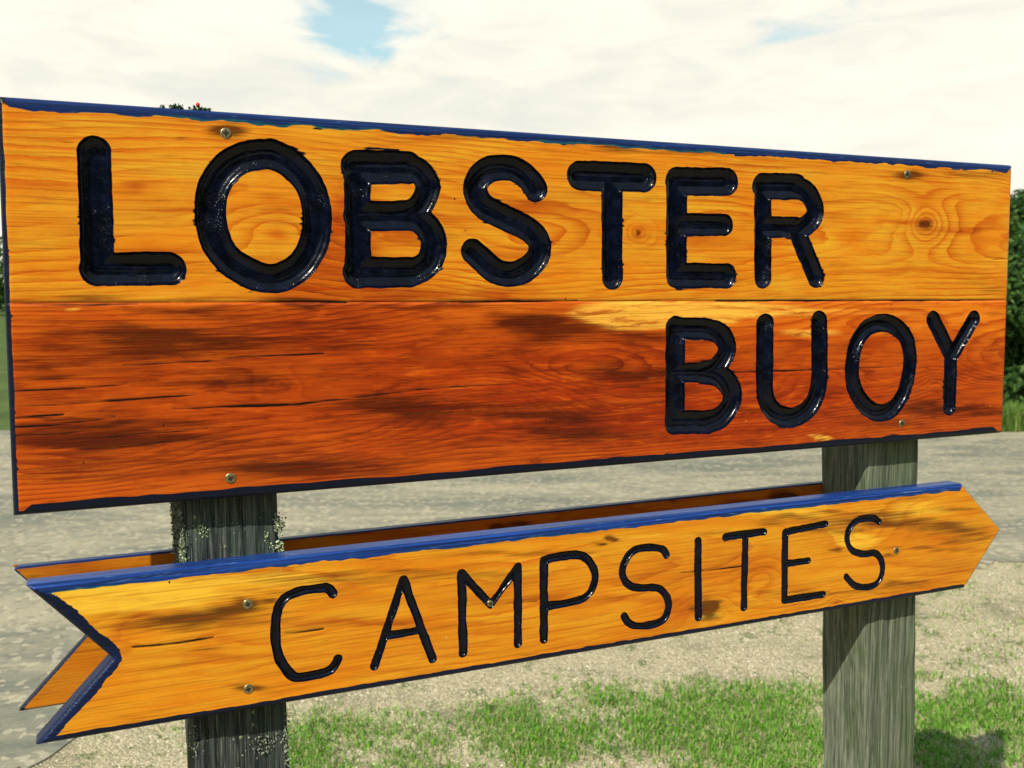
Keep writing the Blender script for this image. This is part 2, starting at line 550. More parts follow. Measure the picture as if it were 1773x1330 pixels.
L_ = [('L', Z1, [([(480, 332), (489, 600), (500, 925)], .0222, 0), ([(500, 934), (868, 932)], .0240, 0)]),
      ('O', Z1, [([(1340, 345), (1200, 385), (1100, 500), (1075, 640), (1105, 790), (1180, 895), (1290, 960), (1410, 982), (1520, 930), (1600, 815), (1622, 660), (1590, 515), (1500, 405), (1425, 358)], .0226, 2)]),
      ('B', Z2, [([(174, 312), (178, 868)], .0208, 0), ([(174, 322), (430, 324)], .0262, 0), ([(400, 322), (478, 336), (532, 400), (530, 460), (490, 530), (440, 562)], .0205, 1),
                 ([(178, 573), (440, 573)], .0238, 0), ([(400, 573), (490, 592), (552, 660), (566, 730), (540, 810), (470, 858), (400, 862)], .0222, 1), ([(178, 862), (440, 862)], .0245, 0)]),
      ('S', Z2, [([(1088, 438), (1048, 380), (985, 338), (905, 326), (835, 342), (786, 392), (776, 448), (805, 510), (865, 552), (950, 592), (1040, 635), (1095, 688), (1108, 745), (1085, 800), (1020, 855), (945, 872), (875, 852), (820, 806), (766, 754)], .0212, 1)]),
      ('T', Z2, [([(1312, 366), (1640, 378)], .0252, 0), ([(1478, 380), (1478, 888)], .0208, 0)]),
      ('E', Z3, [([(142, 252), (138, 700)], .0222, 0), ([(145, 255), (376, 258)], .0252, 0), ([(140, 458), (362, 460)], .0205, 0), ([(140, 698), (372, 700)], .0232, 0)]),
      ('R', Z3, [([(546, 268), (545, 712)], .0198, 0), ([(546, 278), (700, 280)], .0248, 0), ([(680, 280), (752, 306), (789, 372), (782, 430), (728, 476), (670, 478)], .0208, 1), ([(546, 471), (700, 471)], .0200, 0), ([(700, 478), (796, 706)], .0205, 0)])]
L2_ = [('B', Z6, [([(136, 182), (131, 632)], .0210, 0), ([(136, 188), (290, 188)], .0198, 0), ([(270, 188), (340, 208), (377, 268), (362, 326), (318, 376), (270, 392)], .0205, 1), ([(133, 394), (310, 394)], .0182, 0),
                  ([(270, 394), (350, 412), (398, 480), (392, 550), (340, 608), (270, 627)], .0218, 1), ([(133, 628), (290, 628)], .0220, 0)]),
       ('U', Z6, [([(557, 167), (554, 400), (560, 510), (595, 577), (655, 605), (710, 598), (768, 556), (800, 490), (811, 400), (811, 152)], .0200, 1)]),
       ('O', Z6, [([(1100, 160), (1030, 192), (982, 270), (964, 390), (980, 480), (1030, 553), (1090, 584), (1150, 566), (1202, 500), (1230, 400), (1236, 300), (1215, 225), (1165, 176)], .0182, 2)]),
       ('Y', Z6, [([(1345, 145), (1432, 315)], .0182, 0), ([(1537, 142), (1432, 320)], .0178, 0), ([(1430, 310), (1423, 556)], .0182, 0)])]
L3_ = [('C', ZC, [([(350, 492), (330, 470), (290, 467), (200, 480), (130, 507), (90, 558), (75, 640), (78, 740), (103, 820), (148, 880), (190, 894), (270, 882), (330, 865), (360, 835), (374, 808)], .0080, 1)]),
       ('A', ZC, [([(687, 426), (549, 840)], .0072, 0), ([(687, 426), (828, 805)], .0076, 0), ([(600, 697), (765, 668)], .0070, 0)]),
       ('M', ZC, [([(975, 778), (967, 397)], .0080, 0), ([(967, 397), (1108, 545)], .0072, 0), ([(1108, 545), (1237, 364)], .0072, 0), ([(1237, 364), (1238, 733)], .0078, 0)]),
       ('P', ZC, [([(1362, 714), (1362, 336)], .0082, 0), ([(1362, 336), (1420, 318), (1530, 308), (1580, 338), (1607, 395), (1602, 450), (1570, 503), (1510, 530), (1380, 553)], .0078, 1)]),
       ('S', ZS, [([(353, 370), (335, 346), (280, 338), (225, 351), (190, 390), (178, 440), (196, 482), (240, 500), (310, 498), (346, 522), (362, 570), (345, 620), (300, 645), (240, 652), (205, 640), (186, 612)], .0074, 1)]),
       ('I', ZS, [([(478, 315), (480, 614)], .0082, 0)]),
       ('T', ZS, [([(588, 298), (740, 277)], .0078, 0), ([(666, 288), (660, 577)], .0078, 0)]),
       ('E', ZS, [([(825, 278), (821, 548)], .0078, 0), ([(825, 278), (985, 245)], .0072, 0), ([(822, 405), (916, 392)], .0072, 0), ([(821, 548), (975, 525)], .0076, 0)]),
       ('S', ZS, [([(1198, 238), (1172, 223), (1120, 228), (1086, 255), (1070, 300), (1085, 345), (1130, 366), (1180, 362), (1206, 388), (1210, 440), (1190, 480), (1150, 496), (1110, 494), (1083, 477), (1066, 455)], .0072, 1)])]


def letter_strokes(defs):
    out = []
    for ch, zf, strokes in defs:
        segs = []
        for pts, hw, curve in strokes:
            p = np.array(zf(pts))
            if curve: p = catmull(p, curve == 2, 5)
            uv = plane_pts(p[:, 0], p[:, 1])
            for i in range(len(uv) - 1):
                segs.append((uv[i], uv[i + 1], hw))
        out.append((ch, segs))
    return out


def letters_field(P, letters, wob=0.0011):
    """distance outside the strokes (negative inside), relative depth position, letter index"""
    N = len(P)
    sd = np.full(N, 0.2); rel = np.full(N, 9.0); hwv = np.full(N, .02); idx = np.full(N, -1)
    nz = fbm(P[:, 0] / .020, P[:, 1] / .020, 3, 2) * wob * 1.6 + vnoise(P[:, 0] / .006, P[:, 1] / .006, 6) * wob * .7
    for li, (ch, segs) in enumerate(letters):
        allp = np.array([s[0] for s in segs] + [s[1] for s in segs])
        lo = allp.min(0) - .08; hi = allp.max(0) + .08
        m = np.where((P[:, 0] > lo[0]) & (P[:, 0] < hi[0]) & (P[:, 1] > lo[1]) & (P[:, 1] < hi[1]))[0]
        if not len(m): continue
        Q = P[m]
        s_ = sd[m]; r_ = rel[m]; h_ = hwv[m]; i_ = idx[m]
        for a, b, hw in segs:
            d = seg_dist(Q, a, b)
            e = d - hw + nz[m]
            k = e < s_
            s_ = np.where(k, e, s_); r_ = np.where(k, (e + hw) / hw, r_); h_ = np.where(k, hw, h_); i_ = np.where(k, li, i_)
        sd[m] = s_; rel[m] = r_; hwv[m] = h_; idx[m] = i_
    return sd, rel, hwv, idx


def groove_depth(sd, rel, hw, big):
    r = np.clip(rel, 0, 1)
    if big:
        t = np.abs(r - 0.24) / 0.76
        dp = 0.0125 * np.sqrt(np.clip(1 - t ** 2, 0, 1))
        # second cutter track on the inner side
        dp -= 0.0011 * np.exp(-((r - .58) / .07) ** 2)
    else:
        dp = hw * 0.78 * np.sqrt(np.clip(1 - r ** 2, 0, 1))
    dp = np.where(sd > -0.00012, 0, dp)
    return dp


def axis(lo, hi, step, extra=()):
    a = list(np.arange(lo, hi + step, step))
    for e in extra:
        a = [x for x in a if abs(x - e) > step * .45] + [e]
    return np.array(sorted(a))


def grid(us, vs):
    U, V = np.meshgrid(us, vs)
    P = np.stack([U.ravel(), V.ravel()], 1)
    nx, ny = len(us), len(vs)
    i = (np.arange(ny - 1)[:, None] * nx + np.arange(nx - 1)[None, :]).ravel()
    a = np.stack([i, i + 1, i + nx + 1], 1); b = np.stack([i, i + nx + 1, i + nx], 1)
    return P, np.concatenate([a, b])


# painted features are given where they are seen in the photograph and fixed to the wood
def feature(P, off, lst, warp=1.0, seed=0):
    X, Y = to_px(P[:, 0], P[:, 1], off)
    wx = fbm(P[:, 0] / .05, P[:, 1] / .012, seed, 3) * 26 * warp
    wy = fbm(P[:, 0] / .07, P[:, 1] / .02, seed + 3, 3) * 10 * warp
    out = np.zeros(len(P))
    for (x, y, rx, ry, a) in lst:
        q = ((X - x + wx) / rx) ** 2 + ((Y - y + wy) / ry) ** 2
        out = out + a * np.exp(-q * .9)
    return out


def cracks(P, off, lst):
    out = np.zeros(len(P))
    for pts in lst:
        q = np.array(pts, float); uv = plane_pts(q[:, 0], q[:, 1], off)
        uv = catmull(uv, False, 6)
        lo = uv.min(0) - .01; hi = uv.max(0) + .01
        m = np.where((P[:, 0] > lo[0]) & (P[:, 0] < hi[0]) & (P[:, 1] > lo[1]) & (P[:, 1] < hi[1]))[0]
        Q = P[m].copy(); Q[:, 1] += vnoise(Q[:, 0] / .02, Q[:, 0] * 0, 2) * .0014
        best = np.full(len(m), 9.0)
        n = len(uv) - 1
        for i in range(n):
            w0 = math.sin(math.pi * (i + .7) / (n + .4))
            best = np.minimum(best, seg_dist(Q, uv[i], uv[i + 1]) / (.0030 + .0016 * w0))
        out[m] = np.maximum(out[m], 1 - best)
    return np.clip(out, 0, 1)


def phase_field(P, off, v0, spacing, knots, seed, warp=3.0):
    u, v = P[:, 0], P[:, 1] - v0
    K, vc, us = spacing
    h = v - vc + .022 * fbm(u / .55, u * 0 + 1.5, seed, 2)
    ph = K * (h / .143) ** 2 + us * u + warp * fbm(u / .40, v / .09, seed, 2) + 0.45 * vnoise(u / .09, v / .03, seed + 2)
    ph += 1.6 * np.sin(v / .10 + seed)
    for (x, y, ru, rv, a) in knots:
        k = plane_pts(np.array([x]), np.array([y]), off)[0]
        r2 = ((u - k[0]) / ru) ** 2 + ((P[:, 1] - k[1]) / rv) ** 2
        ph += a * np.exp(-np.sqrt(r2 + .02) * 1.6)
    return ph


def build_board(root, off, poly, T, R, step, letters, big, mats, edge_w, colour, joint=None, rough_letters=True):
    """off: distance behind the sign's front plane. poly in (u,v). Returns the outline."""
    lo = poly.min(0) - step; hi = poly.max(0) + step
    extra = ()
    us = axis(lo[0], hi[0], step)
    vs = axis(lo[1], hi[1], step)
    P, Tr = grid(us, vs)
    sd = poly_sd(P, poly)
    P, Tr, _ = clip(P, Tr, sd + 1e-9)
    uq, Tr = compact(P, Tr); P = P[uq]
    sdo = poly_sd(P, poly)

    def height(Q, withletters=True):
        e = np.maximum(-poly_sd(Q, poly), 0)
        z = np.where(e < R, -(R - np.sqrt(np.clip(R * R - (R - np.minimum(e, R)) ** 2, 0, None))), 0.0)
        if joint is not None:
            jv = joint(Q[:, 0])
            z = z - 0.0022 * np.exp(-((Q[:, 1] - jv) / .0016) ** 2)
        z = z + fbm(Q[:, 0] / .3, Q[:, 1] / .05, 4, 2) * .0008
        return z

    # boundary edges of the outline -> walls
    E = np.sort(np.concatenate([Tr[:, [0, 1]], Tr[:, [1, 2]], Tr[:, [2, 0]]]), 1)
    Ed, c = np.unique(E, axis=0, return_counts=True)
    Eall = np.concatenate([Tr[:, [0, 1]], Tr[:, [1, 2]], Tr[:, [2, 0]]])
    key = {tuple(x) for x in Ed[c == 1].tolist()}
    bd = np.array([e for e in Eall.tolist() if (min(e), max(e)) in key])

    # edge paint band
    e = -sdo
    f = e - edge_w(P, e)
    nb = len(P)
    P2, Tin, Tout = clip(P, Tr, f)
    uq, Tp = compact(P2, Tin)
    Pp = P2[uq]; zp = height(Pp)
    Vp = np.column_stack([Pp, zp])
    remap = {int(a): i for i, a in enumerate(uq)}
    wall_top = np.array([[remap[int(a)], remap[int(b)]] for a, b in bd])
    bv = np.unique(wall_top.ravel())
    nseg = 3
    levels = []
    base = len(Vp)
    allV = [Vp]; prev = {int(i): int(i) for i in bv}; faces = [Tp]
    for kq in range(1, nseg + 1):
        vv = Vp[bv].copy()
        vv[:, 2] = vv[:, 2] + (-T - vv[:, 2]) * kq / nseg
        ids = {int(i): base + j for j, i in enumerate(bv)}
        allV.append(vv); base += len(vv)
        a = np.array([prev[int(i)] for i in wall_top[:, 0]]); b = np.array([prev[int(i)] for i in wall_top[:, 1]])
        c_ = np.array([ids[int(i)] for i in wall_top[:, 1]]); d_ = np.array([ids[int(i)] for i in wall_top[:, 0]])
        faces.append(np.stack([b, a, d_], 1)); faces.append(np.stack([b, d_, c_], 1))
        prev = ids
    Vw = np.concatenate(allV); Fw = np.concatenate(faces)
    wq = Vw[:, :2]
    X, Y = to_px(wq[:, 0], wq[:, 1], off)
    ctr = 0.5 * (poly[:, 1].max() + poly[:, 1].min())
    ee = -poly_sd(wq, poly)
    ew = edge_w(wq, ee)
    tl = np.clip((ee - ew * .55) / (ew * .45 + 1e-6), 0, 1)
    root_e = mesh_obj('painted_edge', Vw - np.array([0, 0, off]), Fw, M_edge, root,
                      {'upper': colour['upper'](wq), 'teal': tl * colour['teal'](wq)})
    # face
    sd2, rel, hw, idx = letters_field(P2, letters) if letters else (np.full(len(P2), .2), None, None, None)
    if letters:
        P3, TL, TF = clip(P2, Tout, sd2)
        sd3, rel, hw, idx = letters_field(P3, letters)
        z3 = height(P3) - groove_depth(sd3, rel, hw, big)
        new = np.arange(len(P3)) >= len(P2)
        # rim vertices lie on the face itself
        rim = new
        z3[rim] = height(P3[rim])
        cen = P3[TL].mean(1)
        _, _, _, ci = letters_field(cen, letters)
        for li, (ch, segs) in enumerate(letters):
            t_ = TL[ci == li]
            uq, tt = compact(P3, t_)
            lv = np.column_stack([P3[uq], z3[uq] - off])
            o = mesh_obj('letter', lv, tt, M_letter, root)
            o['label'] = 'carved letter %s painted glossy navy black' % ch
        P2, Tout = P3, TF
        sd2 = sd3
    # planks
    groups = [(None, Tout, mats[0], 0)]
    if joint is not None:
        P2n, Tu, Tl = clip(P2, Tout, joint(P2[:, 0]) - P2[:, 1])
        P2 = P2n
        groups = [('upper', Tu, mats[0], 0), ('lower', Tl, mats[1], 1)]
    for gname, tt, mat, gi in groups:
        uq, t2 = compact(P2, tt)
        Q = P2[uq]
        z = height(Q)
        fr = np.zeros(len(Q))
        if letters:
            s3, _, _, _ = letters_field(Q, letters)
            fr = np.maximum(fr, 1 - np.maximum(s3, 0) / (.014 if big else .003))
            if not big: fr *= .75
        eq = -poly_sd(Q, poly) - edge_w(Q, 0)
        fr = np.maximum(fr, (1 - np.clip(eq, 0, 1) / .010) * colour.get('edgefringe', .8))
        fr = np.clip(fr, 0, 1)
        A = colour['attrs'](Q, gi)
        A['fringe'] = fr
        V3 = np.column_stack([Q, z])
        # back face of this plank
        if joint is None:
            back = poly
        else:
            u0, u1 = poly[:, 0].min(), poly[:, 0].max()
            pl = [p for p in poly]
            j0 = lambda p: (p[0], joint(np.array([p[0]]))[0])
            if gi == 0: back = np.array([pl[0], pl[1], j0(pl[1]), j0(pl[0])])
            else: back = np.array([j0(pl[0]), j0(pl[1]), pl[2], pl[3]])
        nb_ = len(V3)
        Vb = np.column_stack([back, np.full(len(back), -T + .0005)])
        Vall = np.concatenate([V3, Vb])
        # fan (works for the convex planks; the arrow's notch is handled by its last vertex)
        k = len(back)
        bf = [[nb_ + k - 1, nb_ + i, nb_ + i + 1] for i in range(k - 2)]
        for kk in A: A[kk] = np.concatenate([A[kk], np.full(k, 0.0)])
        Vall[:, 2] -= off
        Fall = np.concatenate([t2, np.array(bf)])
        mesh_obj('plank', Vall, Fall, mat, root, A)


BT = 0.038      # board thickness
POSTW = 0.140

# ================================================================== SETTING
def ground_material():
    m, t, b = material('ground_cover')
    c = t.coord()
    sep = t.new('ShaderNodeSeparateXYZ'); t.l.new(c, sep.inputs[0])
    n = t.noise(c, 1.3, 5, 0.65)
    f = t.noise(c, 60, 4, 0.7)
    col = t.mix(t.ramp(n, 0.35, 0.65), (0.035, 0.075, 0.018), (0.075, 0.13, 0.030))
    col = t.mix(t.math('MULTIPLY', f, 0.5), col, (0.12, 0.13, 0.05))
    t.put(b.inputs['Base Color'], col)
    b.inputs['Roughness'].default_value = 0.95
    b.inputs['Specular IOR Level'].default_value = 0.1
    t.put(b.inputs['Normal'], t.bump(f, 0.8, 0.02))
    return m


def patch_edge(X):
    """near edge of the gravel / far edge of the lawn, as a distance ahead"""
    return 3.50 + 0.16 * np.tanh((X - 0.1) * 1.4)


def gravel_material():
    m, t, b = material('pale_gravel')
    c = t.coord()
    v = t.voro(c, 85); vc = t.voro(c, 85, out='Color')
    v2 = t.voro(c, 210); v2c = t.voro(c, 210, out='Color')
    sc = t.new('ShaderNodeSeparateColor'); t.l.new(vc, sc.inputs[0])
    sc2 = t.new('ShaderNodeSeparateColor'); t.l.new(v2c, sc2.inputs[0])
    n = t.noise(c, 2.2, 5, 0.6)
    val = t.math('ADD', t.math('MULTIPLY', sc.outputs[0], 0.45), t.math('MULTIPLY', sc2.outputs[0], 0.55))
    col = t.mix(val, (0.17, 0.145, 0.088), (0.60, 0.52, 0.34))
    col = t.mix(t.math('MULTIPLY', t.ramp(n, 0.50, 0.68), 0.55), col, (0.16, 0.15, 0.10))
    weed = t.ramp(t.math('ADD', t.noise(c, 5.0, 6, 0.72), t.math('MULTIPLY', t.noise(c, 55.0, 2, 0.5), 0.25)), 0.66, 0.76)
    col = t.mix(t.math('MULTIPLY', weed, 0.8), col, t.mix(sc.outputs[1], (0.05, 0.09, 0.02), (0.12, 0.16, 0.05)))
    t.put(b.inputs['Base Color'], col)
    b.inputs['Roughness'].default_value = 0.95
    b.inputs['Specular IOR Level'].default_value = 0.1
    h = t.math('ADD', t.math('MULTIPLY', v, -1.0), t.math('MULTIPLY', v2, -0.5))
    t.put(b.inputs['Normal'], t.bump(h, 0.9, 0.008))
    return m


def road_material():
    m, t, b = material('worn_asphalt')
    c = t.coord()
    fine = t.noise(c, 150, 3, 0.7)
    vc = t.voro(c, 120, out='Color')
    sc = t.new('ShaderNodeSeparateColor'); t.l.new(vc, sc.inputs[0])
    st = t.noise(t.coord(scale=(0.5, 1.7, 1)), 1.0, 8, 0.70, 0.9)
    col = t.mix(t.ramp(st, 0.34, 0.66), (0.155, 0.160, 0.125), (0.37, 0.33, 0.225))
    pv = t.voro(c, 26, out='Color')
    sp = t.new('ShaderNodeSeparateColor'); t.l.new(pv, sp.inputs[0])
    col = t.mix(t.math('MULTIPLY', t.math('GREATER_THAN', sp.outputs[0], 0.86), 0.5), col, (0.52, 0.46, 0.33))
    col = t.mix(t.math('MULTIPLY', t.math('LESS_THAN', sp.outputs[0], 0.16), 0.35), col, (0.10, 0.10, 0.085))
    col = t.mix(t.math('MULTIPLY', sc.outputs[0], 0.35), col, (0.10, 0.10, 0.09))
    col = t.mix(t.math('MULTIPLY', t.ramp(fine, 0.58, 0.72), 0.5), col, (0.55, 0.50, 0.38))
    t.put(b.inputs['Base Color'], col)
    b.inputs['Roughness'].default_value = 0.9
    b.inputs['Specular IOR Level'].default_value = 0.15
    t.put(b.inputs['Normal'], t.bump(t.math('ADD', fine, sc.outputs[1]), 0.6, 0.004))
    return m


# ground sheet to the horizon
gv = [(-900, -900, -0.012), (900, -900, -0.012), (900, 900, -0.012), (-900, 900, -0.012)]
g = mesh_obj('ground', gv, [(0, 1, 2, 3)], ground_material(), smooth=False)
tag(g, 'flat green ground reaching to the horizon', kind='structure')


def strip(name, x0, x1, y0f, y1f, z, mat, n=160):
    xs = np.linspace(x0, x1, n)
    V = []; Fc = []
    rows = 3
    for j in range(rows + 1):
        for x in xs:
            ya, yb = G * y0f(x / G), G * y1f(x / G)
            V.append((x, ya + (yb - ya) * j / rows, z))
    for j in range(rows):
        for i in range(n - 1):
            a = j * n + i
            Fc.append((a, a + 1, a + n + 1, a + n))
    return mesh_obj(name, V, Fc, mat, smooth=False)


def wob(x, a, s): return float(a * (fbm(np.array([x * 2.1]), np.array([s * 1.0]), s, 4)[0]))


gr = strip('gravel_shoulder', -14, 14, lambda x: -6.0, lambda x: 5.75, -0.006, gravel_material())
tag(gr, 'pale gravel shoulder beside the road', kind='structure')
rd = strip('road', -60, 60, lambda x: 5.15 - 0.5 * (1 - math.tanh((x + 1.22) * 3.0)) * 2.7 + wob(x, .30, 1) + wob(x * 7, .16, 3) + wob(x * 31, .07, 5), lambda x: 9.75 + wob(x, .25, 2), 0.0, road_material(), 4500)
tag(rd, 'worn grey gravelly road behind the sign', kind='structure')


# lawn blades, gravel stones and weeds
def blades(name, pts, lo, hi, wid, mat, label, lean=0.6, seed=1):
    r = np.random.RandomState(seed); n = len(pts)
    L = r.uniform(lo, hi, n); ang = r.uniform(0, 2 * math.pi, n); ln = r.uniform(.1, lean, n)
    wd = r.uniform(.6, 1.3, n) * wid; fa = ang + math.pi / 2 + r.uniform(-.5, .5, n)
    dx, dy = np.cos(ang), np.sin(ang); sx, sy = np.cos(fa) * wd / 2, np.sin(fa) * wd / 2
    V = np.zeros((n, 5, 3))
    V[:, 0] = np.stack([pts[:, 0] - sx, pts[:, 1] - sy, np.full(n, -.008)], 1)
    V[:, 1] = np.stack([pts[:, 0] + sx, pts[:, 1] + sy, np.full(n, -.008)], 1)
    m_ = np.stack([pts[:, 0] + dx * L * ln * .35, pts[:, 1] + dy * L * ln * .35, L * .6], 1)
    V[:, 2] = m_ + np.stack([sx, sy, 0 * sx], 1) * .8
    V[:, 3] = m_ - np.stack([sx, sy, 0 * sx], 1) * .8
    V[:, 4] = np.stack([pts[:, 0] + dx * L * ln, pts[:, 1] + dy * L * ln, L * (1 - ln * .35)], 1)
    b0 = np.arange(n)[:, None] * 5
    Fc = np.concatenate([b0 + np.array([[0, 1, 2]]), b0 + np.array([[0, 2, 3]]), b0 + np.array([[3, 2, 4]])])
    tone = np.repeat(r.rand(n), 5)
    o = mesh_obj(name, V.reshape(-1, 3), Fc, mat, None, {'tone': tone}, smooth=False)
    return tag(o, label, kind='stuff')


def leaf_mat(name, a, b_, c_, trans=0.35):
    m, t, b = material(name)
    tone = t.attr('tone')
    col = t.mix(t.ramp(tone, 0, 0.6, False), a, b_)
    col = t.mix(t.ramp(tone, 0.78, 0.90), col, c_)
    t.put(b.inputs['Base Color'], col)
    b.inputs['Roughness'].default_value = 0.6
    b.inputs['Specular IOR Level'].default_value = 0.25
    tr = t.new('ShaderNodeBsdfTranslucent'); t.put(tr.inputs['Color'], col)
    ms = t.new('ShaderNodeMixShader'); ms.inputs[0].default_value = trans
    t.l.new(b.outputs[0], ms.inputs[1]); t.l.new(tr.outputs[0], ms.inputs[2])
    t.l.new(ms.outputs[0], m.node_tree.nodes['Material Output'].inputs['Surface'])
    return m


M_grass = leaf_mat('lawn_grass', (0.050, 0.14, 0.012), (0.18, 0.41, 0.035), (0.46, 0.42, 0.20))
M_bush = leaf_mat('bush_leaf', (0.015, 0.045, 0.010), (0.05, 0.12, 0.022), (0.09, 0.16, 0.03))

r = np.random.RandomState(3)


def lawn_density(X, Y):
    edge = patch_edge(X) + 0.22 * fbm(X * 2.3, Y * 2.3, 2, 4)
    a = np.clip((edge - Y) / .34, 0, 1) * np.clip((X + 0.98 + .35 * fbm(X * 3, Y * 3, 5, 3)) / .35, 0, 1)
    clump = np.clip(.70 + 1.5 * fbm(X * 5, Y * 5, 1, 3), 0.03, 1)
    return a * clump


n = 240000
X = r.uniform(-1.3, 3.6, n); Y = r.uniform(2.0, 3.9, n)
k = r.rand(n) < lawn_density(X, Y) * .9
blades('lawn', np.stack([X[k], Y[k]], 1) * G, .012, .040, .0042, M_grass, 'short patchy green lawn below the arrow board', 1.7, 4)
# weeds scattered thinly in the gravel
n = 60000
X = r.uniform(-3, 4.5, n); Y = r.uniform(2.6, 5.3, n)
dens = np.clip((fbm(X * 1.9, Y * 2.6, 7, 4) - .10) / .25, 0, 1) * np.clip((X + 1.3) / 1.0, 0, 1) * .75 * np.clip((5.3 - Y) / .8, 0, 1)
k = r.rand(n) < dens
blades('weeds', np.stack([X[k], Y[k]], 1) * G, .008, .026, .0045, M_grass, 'thin low weeds growing through the gravel', 1.2, 6)
# broad leaves / clover in the lawn
n = 16000
X = r.uniform(-1.1, 3.4, n); Y = r.uniform(2.2, 3.7, n)
k = r.rand(n) < lawn_density(X, Y) * np.clip(.2 + 2.2 * fbm(X * 3, Y * 3, 6, 2), 0, 1)
blades('clover', np.stack([X[k], Y[k]], 1) * G, .010, .028, .012, M_grass, 'broad leaved clover clumps in the lawn', 1.6, 8)


def stones(name, pts, lo, hi, mat, label, seed):
    r = np.random.RandomState(seed); n = len(pts)
    base = np.array([(1, 0, 0), (0, 1, 0), (-1, 0, 0), (0, -1, 0), (0, 0, 1), (0, 0, -1.0)])
    tri = np.array([(0, 1, 4), (1, 2, 4), (2, 3, 4), (3, 0, 4)])
    s = r.uniform(lo, hi, (n, 1, 1)) * r.uniform(.6, 1.2, (n, 1, 3)); s[:, :, 2] *= .6
    jit = r.uniform(.7, 1.25, (n, 6, 3))
    a = r.uniform(0, 2 * math.pi, n)
    V = base[None] * s * jit
    V[:, 4, :2] += r.uniform(-.35, .35, (n, 2)) * s[:, 0, :2]
    c, sn = np.cos(a)[:, None], np.sin(a)[:, None]
    x = V[:, :, 0] * c - V[:, :, 1] * sn; y = V[:, :, 0] * sn + V[:, :, 1] * c
    V[:, :, 0] = x + pts[:, None, 0]; V[:, :, 1] = y + pts[:, None, 1]; V[:, :, 2] += -.006
    Fc = (np.arange(n)[:, None, None] * 6 + tri[None]).reshape(-1, 3)
    o = mesh_obj(name, V.reshape(-1, 3), Fc, mat, None, {'tone': np.repeat(r.rand(n), 6)}, smooth=False)
    return tag(o, label, kind='stuff')


m_, t_, b_ = material('stone')
tn = t_.attr('tone')
t_.put(b_.inputs['Base Color'], t_.mix(t_.ramp(tn, .55, 1.0, False), t_.mix(t_.ramp(tn, 0, .5, False), (0.16, 0.14, 0.10), (0.36, 0.31, 0.21)), (0.66, 0.60, 0.46)))
b_.inputs['Roughness'].default_value = .9
n = 130000
Y = r.uniform(2.4, 6.3, n); X = r.uniform(-1.0, 1.25, n) * Y * .62
k = r.rand(n) < np.clip(1 - lawn_density(X, Y) * 1.0, .05, 1) * np.clip(.7 + fbm(X * 2, Y * 2, 3, 3), .1, 1) * np.clip((6.3 - Y) / 1.0, 0, 1)
stones('gravel', np.stack([X[k], Y[k]], 1) * G, .0022, .0075, m_, 'loose pale gravel stones between lawn and road', 9)


# bushes across the road
def leaf_cloud(centres, radii, n, size, seed):
    r = np.random.RandomState(seed)
    V = []; tone = []
    per = n // len(centres)
    for c, rad in zip(centres, radii):
        d = r.normal(size=(per, 3)); d /= np.linalg.norm(d, axis=1)[:, None]
        rr = rad * (r.uniform(.35, 1.0, per) ** .5)[:, None] * (1 + .35 * vnoise(d[:, 0] * 3 + c[0], d[:, 2] * 3 + c[2], 3))[:, None]
        p = np.array(c) + d * rr
        a = r.normal(size=(per, 3)); a /= np.linalg.norm(a, axis=1)[:, None]
        b = np.cross(a, d + r.normal(size=(per, 3)) * .6); b /= np.linalg.norm(b, axis=1)[:, None] + 1e-9
        s = r.uniform(.6, 1.3, (per, 1)) * size
        q = np.stack([p - a * s, p + b * s * .45, p + a * s, p - b * s * .45], 1)
        V.append(q.reshape(-1, 3)); tone.append(np.repeat(r.rand(per), 4))
    V = np.concatenate(V); T_ = np.concatenate(tone)
    Fc = np.arange(len(V)).reshape(-1, 4)
    k = V[:, 2].reshape(-1, 4).min(1) > -.02
    return V, Fc[k], T_


M_bark = simple('bark', (0.05, 0.04, 0.03), 0.9, 0.1, 0, 40, (0.10, 0.09, 0.07), 0.6, 0.01)


def tube(pts, radii, seg=7):
    pts = [np.array(p, float) for p in pts]
    V = []; Fc = []
    for i, p in enumerate(pts):
        d = pts[min(i + 1, len(pts) - 1)] - pts[max(i - 1, 0)]
        d = d / np.linalg.norm(d)
        a = np.cross(d, (0, .13, 1) if abs(d[2]) < .9 else (1, 0, 0)); a /= np.linalg.norm(a); b = np.cross(d, a)
        for k in range(seg):
            t = 2 * math.pi * k / seg
            V.append(p + radii[i] * (math.cos(t) * a + math.sin(t) * b))
    for i in range(len(pts) - 1):
        for k in range(seg):
            Fc.append((i * seg + k, i * seg + (k + 1) % seg, (i + 1) * seg + (k + 1) % seg, (i + 1) * seg + k))
    return V, Fc


def bush(x, y, rad, h, label, n, seed):
    x *= G; y *= G; rad *= G; h *= G
    root = empty('leafy_bush', loc=(x, y, 0))
    tag(root, label, 'bush', 'bushes along the far side of the road')
    rr = random.Random(seed)
    V = []; Fc = []
    cs, rs = [], []
    for i in range(9):
        a = rr.uniform(0, 6.28); q = rr.uniform(0, rad * .75); z = rr.uniform(.12, .88) * h
        q *= 1 - .5 * (z / h)
        c = (math.cos(a) * q, math.sin(a) * q, z)
        cs.append(c); rs.append(rad * rr.uniform(.30, .52))
        v, f = tube([(c[0] * .1, c[1] * .1, -.05), (c[0] * .5, c[1] * .5, z * .5), c], [.035, .022, .008], 6)
        o = len(V); V += v; Fc += [tuple(k + o for k in g_) for g_ in f]
    cs.append((0, 0, h * .45)); rs.append(rad * .7)
    mesh_obj('stems', V, Fc, M_bark, root)
    v, f, t = leaf_cloud(cs, rs, n, .055, seed)
    mesh_obj('foliage', v, f, M_bush, root, {'tone': t}, smooth=False)


